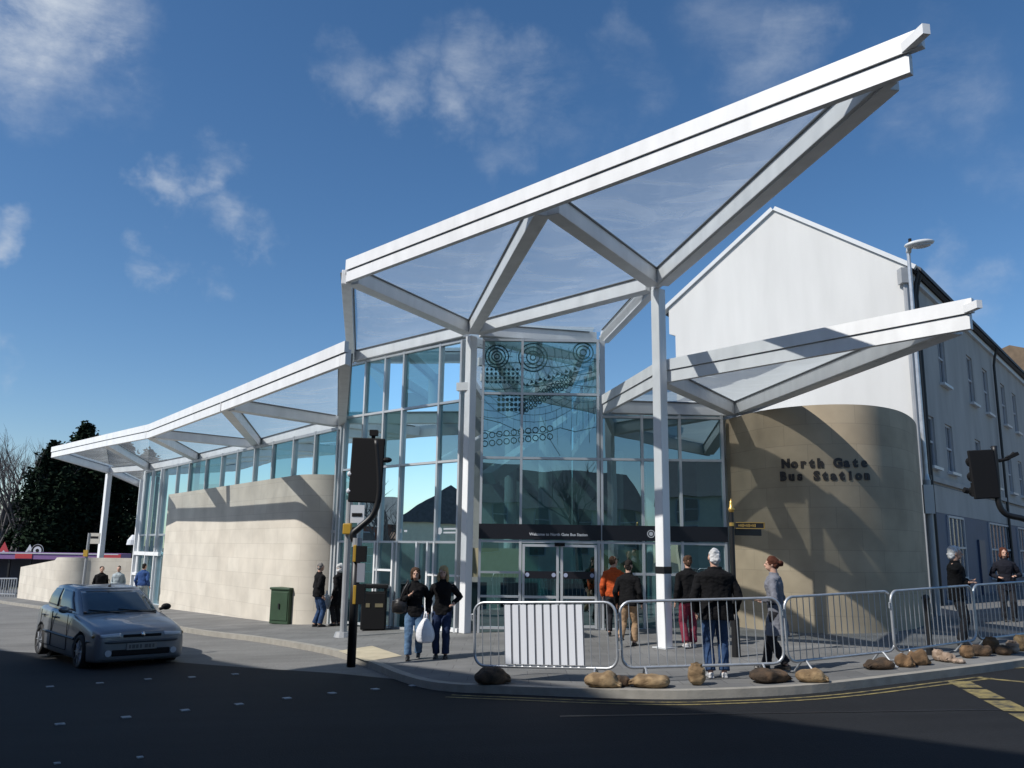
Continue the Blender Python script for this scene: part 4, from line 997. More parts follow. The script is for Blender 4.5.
# grey post with yellow box and small sign
p = gp(343, 637); t = thing('sign_post', 'slim grey post with a yellow box and small white sign near the crossing', 'post', p)
zt_ = atY(351, 500, p.y).z
mb = MB(); mb.tube([p, (p.x, p.y, zt_)], .08, 12); build(mb, 'pole', GREYPOLE, t)
mb = MB(); mb.tube([p, p + Vector((0, 0, .12))], [.22, .18], 12); build(mb, 'base', GREYPOLE, t)
s = atY(347.5, 529, p.y); mb = MB(); mb.box((p.x - .0, p.y - .13, s.z), (.2, .14, .25)); build(mb, 'yellow_box', YELB, t, bevel=.02)
s = atY(356, 514, p.y); mb = MB(); mb.box((p.x + .2, p.y - .05, s.z), (.34, .03, .42)); f = build(mb, 'sign_plate', LETW, t)
mb = MB(); mb.box((p.x + .2, p.y - .07, s.z - .02), (.24, .012, .08)); build(mb, 'sign_stripe', BLACKP, f)

# utility cabinet
a = gp(267, 622.5); b = gp(286, 624.5); rzc = math.atan2(b.y - a.y, b.x - a.x) + R(8)
cc = gp(281, 624.5); cc = cc + Vector((.02, .32, 0)); H = atY(276, 589, a.y).z - a.z
t = thing('utility_cabinet', 'dark green utility cabinet against the long stone wall', 'cabinet', (cc.x, cc.y, gz(cc.x, cc.y)), R(-30))
mb = MB(); mb.box((0, 0, H / 2), (.72, .52, H)); build(mb, 'body', GREEN, t, world=False, bevel=.02)
mb = MB(); mb.box((0, 0, H + .02), (.78, .58, .07)); build(mb, 'lid', GREEN, t, world=False, bevel=.02)
mb = MB(); mb.box((0, -.27, H * .52), (.64, .02, H * .82)); dd = build(mb, 'door', GREEN, t, world=False, bevel=.008)
mb = MB(); mb.box((.02, -.295, H * .52), (.05, .03, .14)); build(mb, 'handle', BLACK, dd, world=False)
# litter bin
p = gp(373, 630); t = thing('litter_bin', 'black double litter bin outside the angled glass wall', 'bin', p, R(5))
mb = MB(); mb.box((0, 0, .48), (.62, .5, .92)); build(mb, 'body', BLACKP, t, world=False, bevel=.03)
mb = MB(); mb.box((0, 0, 1.08), (.68, .56, .1)); 
for x in (-.28, .28): mb.box((x, 0, .98), (.06, .5, .16))
build(mb, 'hood', BLACKP, t, world=False, bevel=.02)
mb = MB(); mb.box((.14, -.255, .62), (.2, .01, .09)); mb.box((-.14, -.255, .62), (.1, .01, .1)); build(mb, 'panel_mark', mat('dull_gold', (.2, .17, .1), .5), t, world=False)
# fingerpost
p = gp(736.5, 657); t = thing('fingerpost', 'black fingerpost with gold finial and two arms pointing right', 'signpost', p)
zt_ = atY(727, 511, p.y).z
mb = MB(); mb.tube([p, p + Vector((0, 0, .62)), p + Vector((0, 0, .7)), (p.x, p.y, zt_ - .2), (p.x, p.y, zt_)], [.075, .07, .042, .038, .036], 14); build(mb, 'post', BLACK, t)
mb = MB(); mb.tube([(p.x, p.y, zt_ - .02), (p.x, p.y, zt_ + .04), (p.x, p.y, zt_ + .07), (p.x, p.y, zt_ + .14), (p.x, p.y, zt_ + .22)], [.042, .06, .034, .032, .005], 14); build(mb, 'finial', GOLD, t, smooth=True); mb = MB(); mb.tube([(p.x, p.y, zt_ - .26), (p.x, p.y, zt_ - .2)], [.046, .046], 14); build(mb, 'gilt_collar', GOLD, t)
for (py, ln, yaw, dz) in ((525.5, .5, -8, 0), (532, .56, 22, 0)):
    z = atY(740, py, p.y).z; M_ = Matrix.Rotation(R(yaw), 3, 'Z')
    mb = MB(); mb.box(Vector((p.x, p.y, z)) + M_ @ Vector((.06 + ln / 2, 0, 0)), (ln, .03, .115), M_); f = build(mb, 'finger_arm', BLACK, t, bevel=.006)
    if yaw < 0:
        mb = MB()
        for dz_ in (.05, -.05): mb.box(Vector((p.x, p.y, z)) + M_ @ Vector((.06 + ln / 2, -.018, dz_)), (ln * .98, .008, .012), M_)
        mb.box(Vector((p.x, p.y, z)) + M_ @ Vector((.06 + ln * .97, -.018, 0)), (.012, .008, .1), M_)
        for k in range(9): mb.box(Vector((p.x, p.y, z)) + M_ @ Vector((.12 + k * .034, -.018, 0)), (.018, .008, .03 + .012 * (k % 3)), M_)
        build(mb, 'gilt_edge', GOLD, f)
# bollard
p = gp(930, 655); t = thing('bollard', 'black bollard among the sandbags under the fourth barrier', 'bollard', p)
mb = MB(); mb.tube([p, p + Vector((0, 0, .88))], .055, 12); build(mb, 'post', BLACK, t)
mb = MB(); mb.ell(p + Vector((0, 0, .92)), (.07, .07, .06), 12, 6); build(mb, 'cap', BLACK, t, smooth=True)

# crowd barriers
def barrier(label, pa, pb, panel=False):
    a, b = gp(*pa), gp(*pb); d = (b - a).xy; Ln = d.length; rz_ = math.atan2(d.y, d.x)
    tilt = math.atan2(b.z - a.z, Ln)
    t = thing('crowd_barrier', label, 'barrier', (a.x, a.y, a.z), rz_, 'steel crowd barriers along the kerb')
    t.rotation_euler = (0, -tilt, rz_)
    lo, hi, r, cr = .2, 1.1, .021, .16; L = Ln - .03
    pts = []
    for (cx, cz, a0) in ((cr, lo + cr, 180), (L - cr, lo + cr, 270), (L - cr, hi - cr, 0), (cr, hi - cr, 90)):
        for k in range(6): q = R(a0 + k * 18); pts.append((cx + cr * math.cos(q), 0, cz + cr * math.sin(q)))
    pts.append(pts[0]); mb = MB(); mb.tube(pts, r, 8, cap=False); build(mb, 'frame', GALV, t, world=False, smooth=True)
    mb = MB(); n = int(L / .125)
    for k in range(1, n): x = L * k / n; mb.tube([(x, 0, lo), (x, 0, hi)], .0075, 6)
    build(mb, 'bars', GALV, t, world=False)
    for x in (.32, L - .32):
        mb = MB(); mb.tube([(x, -.28, .012), (x, -.2, .03), (x, -.04, lo), (x, .04, lo), (x, .2, .03), (x, .28, .012)], .016, 8); build(mb, 'foot', GALV, t, world=False, smooth=True)
    mb = MB(); mb.tube([(L + .0, 0, .45), (L + .05, 0, .45), (L + .05, 0, .53)], .012, 6); build(mb, 'hook', GALV, t, world=False); mb = MB(); mb.tube([(0, 0, .85), (-.045, 0, .85), (-.045, 0, .93), (0, 0, .93)], .012, 6); build(mb, 'hook', GALV, t, world=False)
    if panel:
        x0, x1 = .48, 1.68; mb = MB(); n = 10
        for k in range(n):
            w = (x1 - x0) / n; xx = x0 + w * (k + .5); mb.box((xx, -.036, (lo + hi) / 2 + .005), (w * .74, .012, hi - lo - .07))
        build(mb, 'slatted_panel', mat('panel_white', (.74, .76, .80), .5), t, world=False)
        mb = MB(); mb.box(((x0 + x1) / 2, -.026, (lo + hi) / 2), (x1 - x0, .008, hi - lo - .08)); build(mb, 'panel_back', mat('panel_grey', (.14, .15, .17), .6), t, world=False)
    return t
barrier('crowd barrier carrying a white slatted panel', (475, 680), (621, 684), True)
barrier('crowd barrier in front of the white-haired man in jeans', (623, 683), (788, 678))
barrier('crowd barrier right of the woman in the grey coat', (789, 677), (898, 664))
barrier('crowd barrier in front of the man with folded arms', (896, 665), (979, 652))
barrier('crowd barrier cut by the right edge of the photo', (979, 652), (1062, 640))

# sandbags
BAGS = [(492, 684, 34, 22, 1, 'dark brown sandbag under the slatted panel barrier'), (603, 687, 36, 20, 0, 'tan sandbag left of the pair where two barriers meet'), (622, 686, 16, 14, 1, 'small dark sandbag lying between two tan sandbags'),
        (650, 687, 38, 18, 0, 'wide tan sandbag right of the joint of two barriers'), (697, 685, 18, 24, 0, 'upright tan sandbag beside the white-haired man'), (770, 682, 40, 18, 1, 'wide dark sandbag at the feet of the woman in grey'),
        (812, 682, 30, 18, 0, 'tan sandbag right of the woman in grey'), (880, 669, 28, 14, 1, 'dark flat sandbag under the third barrier end'), (905, 667, 18, 18, 3, 'rust brown sandbag leaning beside the dark flat one'), (919, 665, 20, 20, 3, 'rounded rust sandbag left of the bollard'),
        (939, 661, 10, 13, 2, 'narrow pale sandbag right of the bollard'), (948, 662, 12, 13, 2, 'pale creased sandbag next to the narrow pale one'), (958, 663, 12, 7, 2, 'small pale sandbag lying flat by the kerb'), (967, 658, 12, 14, 3, 'round orange-brown sandbag under the fourth barrier'),
        (981, 656, 20, 16, 1, 'dark sandbag where the fourth and fifth barriers meet'), (992, 653, 14, 18, 3, 'tall brown sandbag piled under the fifth barrier'), (1004, 655, 14, 14, 1, 'dark sandbag near the right edge'), (1013, 653, 12, 14, 2, 'pale upright sandbag near the right edge'), (1022, 651, 12, 18, 0, 'tan sandbag cut by the right edge')]
for i, (px, py, w, h, m, lab) in enumerate(BAGS):
    p = gp(px, py); k = p.y / FPX; rx, rz2 = w * k / 2 * .90, h * k / 2 * .82; ry = max(rx * .75, .12); rnd = random.Random(i * 7 + 1)
    up = h > w * 1.1; ln = (rz2 if up else rx); rs = []; NR, NS = 30, 32; ph = rnd.uniform(0, 6)
    for a in range(NR + 1):
        u = -1 + 2 * a / NR; neck = max(0, (u - .62) / .38)                   # the tied end lies towards +1
        wd = (1 - abs(u) ** 3.2) ** .5 if u < .62 else .62 * (1 - neck) ** .8 + .26 + .30 * max(0, neck - .55) / .45
        if u <= -.999: wd = .12
        ring_ = []
        for j in range(NS):
            th = 2 * math.pi * j / NS; fold = .10 * (abs(u) ** 2.5 + neck) * math.sin(th * 8 + ph + 2 * noise.noise(Vector((u * 2, i, 0)))) + .12 * noise.noise(Vector((math.cos(th) * 1.4 + i * 4, math.sin(th) * 1.4, u * 2.2))) + .05 * noise.noise(Vector((math.cos(th) * 4 + i * 4, math.sin(th) * 4, u * 6)))
            r_ = wd * (1 + fold); c_, s_ = math.cos(th), math.sin(th); c_ = math.copysign(abs(c_) ** .8, c_); s_ = math.copysign(abs(s_) ** .75, s_)
            if up: q = Vector((c_ * r_ * rx, s_ * r_ * ry, (u + 1) * rz2 + .02 * noise.noise(Vector((th, i, u)))))
            else:
                sag = .82 + .22 * noise.noise(Vector((u * 1.7, i * 3, 5))) - .35 * neck
                q = Vector((u * rx * 1.12, c_ * r_ * ry, max(.004, rz2 * .95 * sag + s_ * r_ * rz2 * sag)))
            ring_.append(q)
        rs.append(ring_)
    mb = MB(); mb.rings(rs)
    if not up and rnd.random() < .5:
        for v in mb.v: v.x = -v.x
    o = build(mb, 'sandbag', SAND[m], smooth=True); o.location = p; o.rotation_euler = (0, 0, rnd.uniform(-.4, .4)); tag(o, lab, 'sandbag', 'sandbags weighing down the barriers')

# ------------------------------------------------------------------ car
CARP = mat('car_paint', (.20, .215, .235), .30, metal=.35, spec=.5, coat=.5)
def build_car():
    h = Vector((.67, -.742)).normalized(); fr = gp(80, 667.5, -.11); left = Vector((-h.y, h.x))
    c = fr.xy + left * .80 - h * 1.28
    t = thing('parked_car', 'silver blue hatchback waiting at the junction on the left', 'car', (c.x, c.y, gz(c.x, c.y) - .107), math.atan2(h.y, h.x))
    t.name = 'hatchback_car'; t.scale = (1.06, 1.06, 1.04)
    # lower body: loft along x (front = +x); section = half profile mirrored
    S = [(2.00, .32, .585, .57, .50), (1.985, .25, .645, .68, .57), (1.92, .20, .69, .765, .63), (1.74, .18, .745, .81, .69), (1.35, .18, .815, .83, .735), (.95, .18, .87, .84, .76), (.68, .18, .91, .845, .77), (.2, .18, .925, .845, .76),
         (-.5, .18, .94, .845, .75), (-1.2, .19, .955, .84, .74), (-1.6, .20, .965, .82, .72), (-1.85, .24, .95, .78, .66), (-1.97, .30, .82, .74, .62), (-2.0, .36, .62, .68, .58)]
    mb = MB(); rs = []
    for (x, zb, zt, hw, tw) in S:
        zb -= .05; half = [(0, zb), (hw * .7, zb), (hw * .965, zb + .015), (hw * .995, zb + .14), (hw, zb + (zt - zb) * .5), (hw * .985, zb + (zt - zb) * .75), (hw * .95, zt - .045), (tw, zt), (tw * .6, zt + .018), (0, zt + .028)]
        ring_ = [Vector((x, y, z)) for y, z in half] + [Vector((x, -y, z)) for y, z in half[-2:0:-1]]
        rs.append(ring_)
    def crease(o, v):
        at = o.data.attributes.new('crease_edge', 'FLOAT', 'EDGE')
        for d_ in at.data: d_.value = v
    mb.rings(rs); body = build(mb, 'body', CARP, t, world=False, smooth=True); crease(body, .42)
    s = body.modifiers.new('s', 'SUBSURF'); s.levels = 2; s.render_levels = 2
    cut = MB()
    for x in (1.28, -1.30):
        for y in (-.78, .78): cut.tube([(x, y - .24, .30), (x, y + .24, .30)], .345, 28)
    co = build(cut, 'cut', CARP)
    b = body.modifiers.new('b', 'BOOLEAN'); b.operation = 'DIFFERENCE'; b.object = co; b.solver = 'EXACT'
    baked(body, (co,)); bpy.data.objects.remove(co)
    for p in body.data.polygons: p.use_smooth = True
    from mathutils.bvhtree import BVHTree
    BT_ = BVHTree.FromPolygons([v.co.copy() for v in body.data.vertices], [tuple(p.vertices) for p in body.data.polygons])
    def fx(y, z): h_ = BT_.ray_cast(Vector((4, y, z)), Vector((-1, 0, 0))); return h_[0].x if h_[0] else 1.9
    # cabin: pillars and roof as one shell, panes set into it
    base = [(.80, .70), (.40, .75), (-.55, .745), (-1.35, .72), (-1.86, .60)]
    roofp = [(-.02, .57), (-.20, .585), (-.72, .60), (-1.28, .585), (-1.50, .50)]
    zb, zr = [.89, .915, .935, .95, .955], [1.325, 1.352, 1.372, 1.36, 1.33]
    mb = MB()
    lower = [Vector((x, y, z)) for (x, y), z in zip(base, zb)]; upper = [Vector((x, y, z)) for (x, y), z in zip(roofp, zr)]
    mir = lambda v: Vector((v.x, -v.y, v.z))
    lo = lower + [mir(v) for v in lower[::-1]]; up = upper + [mir(v) for v in upper[::-1]]
    mid = [a * .5 + b * .5 + Vector((.015 * (1 if a.x > 0 else -1), .022 * (1 if a.y > 0 else -1), .01)) for a, b in zip(lo, up)]
    cap = [v * 1.0 + Vector((0, -v.y * .25, .03)) for v in up]
    lo2 = [v - Vector((0, 0, .08)) for v in lo]
    mb.rings([lo2, lo, mid, up, cap]); shell = build(mb, 'cabin', CARP, t, world=False, smooth=True); crease(shell, .5)
    s = shell.modifiers.new('s', 'SUBSURF'); s.levels = 3; s.render_levels = 3; baked(shell)
    from mathutils.bvhtree import BVHTree
    TREE = BVHTree.FromPolygons([v.co.copy() for v in shell.data.vertices], [tuple(p.vertices) for p in shell.data.polygons])
    for p in shell.data.polygons: p.use_smooth = True
    GLC = mat('car_glass', (.022, .03, .036), .04, spec=.9, coat=.3)
    # panes: follow the shell by blending lower and upper lines, set proud by 8 mm
    def pane(name, la, lb, ua, ub, ins=(.08, .1, .06, .06), out=Vector((0, 0, 0))):
        n = 10; mb = MB(); vs = []
        for j in range(n + 1):
            v = ins[2] + (1 - ins[2] - ins[3]) * j / n
            for i in range(n + 1):
                u = ins[0] + (1 - ins[0] - ins[1]) * i / n
                a = la.lerp(lb, u); b_ = ua.lerp(ub, u); q = a.lerp(b_, v); bulge = 4 * v * (1 - v)
                vs.append(q + out * (1 + bulge * 1.2))
        fs = [(j * (n + 1) + i, j * (n + 1) + i + 1, (j + 1) * (n + 1) + i + 1, (j + 1) * (n + 1) + i) for j in range(n) for i in range(n)]
        for q in range(len(vs)):
            loc, nr_, _, _ = TREE.find_nearest(vs[q]); nr_ = nr_ if nr_.dot(vs[q] - Vector((-.5, 0, .8))) > 0 else -nr_
            vs[q] = loc + nr_ * .012
        mb.add(vs, fs); o = build(mb, name, GLC, t, world=False, smooth=True)
        sd = o.modifiers.new('solid', 'SOLIDIFY'); sd.thickness = .012; sd.offset = 0
        return o
    pane('windscreen', lower[0] + Vector((.0, .02, 0)), mir(lower[0]) + Vector((0, -.02, 0)), upper[0] + Vector((0, .02, 0)), mir(upper[0]) - Vector((0, .02, 0)), (.035, .035, .08, .08), Vector((.03, 0, .02)))
    pane('rear_window', lower[4], mir(lower[4]), upper[4], mir(upper[4]), (.06, .06, .15, .12), Vector((-.02, 0, .012)))
    for f in (lambda v: v, mir):
        sg = 1 if f(Vector((0, 1, 0))).y > 0 else -1
        pane('side_window', f(lower[1].lerp(lower[0], .55)), f(lower[2]), f(upper[1].lerp(upper[0], .3)), f(upper[2]), (.06, .04, .10, .12), Vector((0, sg * .022, .006)))
        pane('side_window', f(lower[2]), f(lower[3].lerp(lower[4], .35)), f(upper[2]), f(upper[3].lerp(upper[4], .2)), (.04, .06, .10, .12), Vector((0, sg * .022, .006)))
    BT = mat('bumper_grey', (.05, .06, .07), .5)
    # bumper strip, grille, lamps, plate
    mb = MB(); mb.tube(spline([Vector((1.6, -.815, .5)), Vector((1.88, -.73, .5)), Vector((fx(-.55, .5), -.55, .5)), Vector((fx(-.3, .5), -.3, .5)), Vector((fx(0, .5), 0, .5)), Vector((fx(.3, .5), .3, .5)), Vector((fx(.55, .5), .55, .5)), Vector((1.88, .73, .5)), Vector((1.6, .815, .5))], 4), .024, 8); build(mb, 'bumper_strip', BT, t, world=False, smooth=True)
    mb = MB(); mb.box((fx(0, .31) - .01, 0, .315), (.05, 1.0, .11)); build(mb, 'lower_grille', BLACKP, t, world=False, bevel=.02)
    mb = MB(); mb.box((fx(0, .60) - .012, 0, .60), (.05, .66, .05)); gr = build(mb, 'grille', BLACKP, t, world=False, bevel=.01)
    mb = MB(); mb.ell((fx(0, .615) + .012, 0, .615), (.02, .045, .045), 12, 8); mb.ell((fx(0, .645) + .012, .012, .645), (.012, .02, .02), 8, 6); build(mb, 'emblem', mat('chrome', (.6, .6, .62), .15, metal=1), gr, world=False, smooth=True)
    LENS = mat('headlamp_lens', (.5, .53, .57), .1, spec=.9, coat=.5)
    for sg in (-1, 1):
        mb = MB(); vs_ = []
        for j in range(5):
            for i in range(11):
                y_ = .37 + .33 * i / 10; z_ = .575 + (.082 - .02 * i / 10) * j / 4; vs_.append((fx(sg * y_, z_) + .014 - .01 * abs(j - 2) / 2, sg * y_, z_))
        mb.add(vs_, [(j * 11 + i, j * 11 + i + 1, (j + 1) * 11 + i + 1, (j + 1) * 11 + i) for j in range(4) for i in range(10)]); hl = build(mb, 'headlight', LENS, t, world=False, smooth=True); sd_ = hl.modifiers.new('solid', 'SOLIDIFY'); sd_.thickness = .02; sd_.offset = -1
        mb = MB(); mb.ell((1.80, sg * .755, .60), (.07, .04, .04), 12, 8); build(mb, 'indicator', mat('amber_lens', (.35, .22, .1), .2), hl, world=False, smooth=True)
        mb = MB(); mb.disc((fx(sg * .56, .315) - .01, sg * .56, .315), .055, (1, 0, 0), 16, .03); build(mb, 'fog_light', LENS, t, world=False)
        mb = MB(); mb.ell((.52, sg * .93, .99), (.06, .10, .065), 12, 8); mb.tube([(.55, sg * .80, .95), (.53, sg * .90, .97)], .03, 8); build(mb, 'wing_mirror', BLACKP if sg > 0 else CARP, t, world=False, smooth=True)
        mb = MB(); mb.box((-1.96, sg * .62, .72), (.06, .18, .26)); build(mb, 'tail_light', REDP, t, world=False, bevel=.02)
        for x in (1.28, -1.30):
            mb = MB(); r1 = .295; prof = [(r1 * .72, -.085), (r1 * .93, -.09), (r1, -.06), (r1, .06), (r1 * .93, .09), (r1 * .72, .085)]; rs = []
            for k in range(28):
                a = 2 * math.pi * k / 28; rs.append([Vector((x + r * math.cos(a), sg * .755 + y, .297 + r * math.sin(a))) for r, y in prof])
            rs.append(rs[0]); mb.rings(rs, cap=False); wh = build(mb, 'wheel', mat('tyre', (.018, .018, .019), .8), t, world=False, smooth=True)
            mb = MB(); mb.disc((x, sg * .80, .297), .205, (0, sg, 0), 24, .025)
            for k in range(8): a = 2 * math.pi * k / 8; mb.cbeam((x + .05 * math.cos(a), sg * .828, .297 + .05 * math.sin(a)), (x + .195 * math.cos(a), sg * .828, .297 + .195 * math.sin(a)), .012, .035, (0, 1, 0))
            mb.disc((x, sg * .825, .297), .05, (0, sg, 0), 14, .02); build(mb, 'rim', mat('rim_silver', (.45, .47, .5), .35, metal=.7), wh, world=False)
            mb = MB(); mb.tube([(x, sg * .40, .30), (x, sg * .64, .30)], .34, 24); build(mb, 'wheel_well', BLACK, t, world=False)
        for x0, x1 in ((.50, -.50), (-.53, -1.28)):
            mb = MB(); z0_, z1_ = .26, .90
            for (xa, za, xb, zb_) in ((x0, z1_, x0 + .02, z0_), (x1, z1_, x1 + .0, z0_), (x0, z0_, x1, z0_)):
                mb.tube([(xa, sg * .846, za), ((xa + xb) / 2, sg * .851, (za + zb_) / 2), (xb, sg * .846, zb_)], .006, 5)
            d_ = build(mb, 'door', BLACKP, t, world=False)
            mb = MB(); mb.box((x1 + .16, sg * .85, .80), (.16, .03, .035)); build(mb, 'handle', BT, d_, world=False, bevel=.008)
        mb = MB(); mb.tube([(.98, sg * .85, .50), (0, sg * .858, .50), (-1.0, sg * .855, .51)], .022, 6); build(mb, 'side_moulding', BT, t, world=False)
    mb = MB(); mb.box((fx(0, .42) + .012, 0, .415), (.015, .52, .115)); pl = build(mb, 'number_plate', mat('plate_dull', (.22, .22, .21), .5), t, world=False)
    mb = MB()
    for k in range(7): mb.box((fx(0, .42) + .0215, -.205 + k * .062 + (.03 if k > 3 else 0), .415), (.004, .030 + .010 * (k * 5 % 3), .062))
    build(mb, 'plate_marks', mat('plate_mark', (.09, .09, .09), .6), pl, world=False)
    for (ya, yb) in ((.62, -.05), (.05, -.58)):
        mb = MB(); mb.tube([(.86, ya, .905), (.80, (ya + yb) / 2, .945), (.745, yb, .985)], .011, 5); build(mb, 'wiper', BLACKP, t, world=False)
    mb = MB(); mb.tube([(.05, 0, 1.37), (-.12, 0, 1.52)], .006, 5); mb.ell((-.05, 0, 1.385), (.05, .025, .02), 8, 6); build(mb, 'aerial', BLACKP, t, world=False)
build_car()

# ------------------------------------------------------------------ people
SKIN = mat('skin', (.50, .30, .22), .55, var=.06, vscale=20)
def cloth(name, col, var=.15): return mat(name, col, .9, spec=.2, var=var, vscale=9, bump=.25, bscale=70)
JBLACK = cloth('black_cloth', (.006, .006, .007)); JEANS = cloth('blue_denim', (.03, .06, .13), .3); JEANSL = cloth('light_denim', (.09, .16, .26), .35); JEANSD = cloth('dark_denim', (.018, .03, .07), .3)
ORANGE = cloth('orange_cloth', (.42, .075, .02)); TAN = cloth('tan_cloth', (.30, .20, .12)); MAROON = cloth('maroon_cloth', (.17, .025, .045)); GREYC = cloth('grey_wool', (.16, .165, .19)); DARKT = cloth('charcoal_cloth', (.022, .022, .026))
BLUEJ = cloth('blue_cloth', (.03, .07, .2)); PALEJ = cloth('pale_cloth', (.35, .4, .42)); NAVY = cloth('navy_cloth', (.012, .013, .02))
HAIRS = {'white': cloth('white_hair', (.55, .55, .55)), 'blonde': cloth('blonde_hair', (.42, .30, .15)), 'brown': cloth('brown_hair', (.07, .04, .025)), 'red': cloth('auburn_hair', (.085, .03, .018)), 'dark': cloth('dark_hair', (.02, .016, .014)), 'grey': cloth('grey_hair', (.20, .19, .18))}
SHOES = {'black': mat('black_leather', (.015, .014, .013), .4), 'white': mat('white_shoe', (.5, .5, .5), .6)}
BAGW = mat('white_plastic_bag', (.72, .73, .76), .35, var=.06, vscale=10, bump=.6, bscale=18)

def ik(a, b, l1, l2, pole):
    a, b = Vector(a), Vector(b); d = b - a; L = min(d.length, (l1 + l2) * .999); d.normalize(); b = a + d * L
    x = (l1 * l1 - l2 * l2 + L * L) / (2 * L); h = math.sqrt(max(l1 * l1 - x * x, 0)); p = Vector(pole) - d * Vector(pole).dot(d); p.normalize()
    return a + d * x + p * h, b
def remesh(mb, name, m, parent, vox, rough=0.0, seed=0):
    o = build(mb, name, m, parent, world=False); r = o.modifiers.new('r', 'REMESH'); r.mode = 'VOXEL'; r.voxel_size = vox; r.use_smooth_shade = True
    s = o.modifiers.new('s', 'SMOOTH'); s.factor = .5; s.iterations = 3
    baked(o)
    if rough:
        nrm = [v.normal.copy() for v in o.data.vertices]
        for v, vn in zip(o.data.vertices, nrm):
            n1 = noise.noise(v.co * 9 + Vector((seed, 0, 0))) + .5 * noise.noise(Vector((v.co.x * 22, v.co.y * 22, v.co.z * 30 + seed)))
            v.co += vn * n1 * rough
    for p in o.data.polygons: p.use_smooth = True
    return o
def tring(z, cy, rx, ry, n=20, cx=0, p=2.4):
    out = []
    for j in range(n):
        a = 2 * math.pi * j / n; c_, s_ = math.cos(a), math.sin(a)
        out.append(Vector((cx + rx * math.copysign(abs(c_) ** (2 / p), c_), cy + ry * math.copysign(abs(s_) ** (2 / p), s_), z)))
    return out

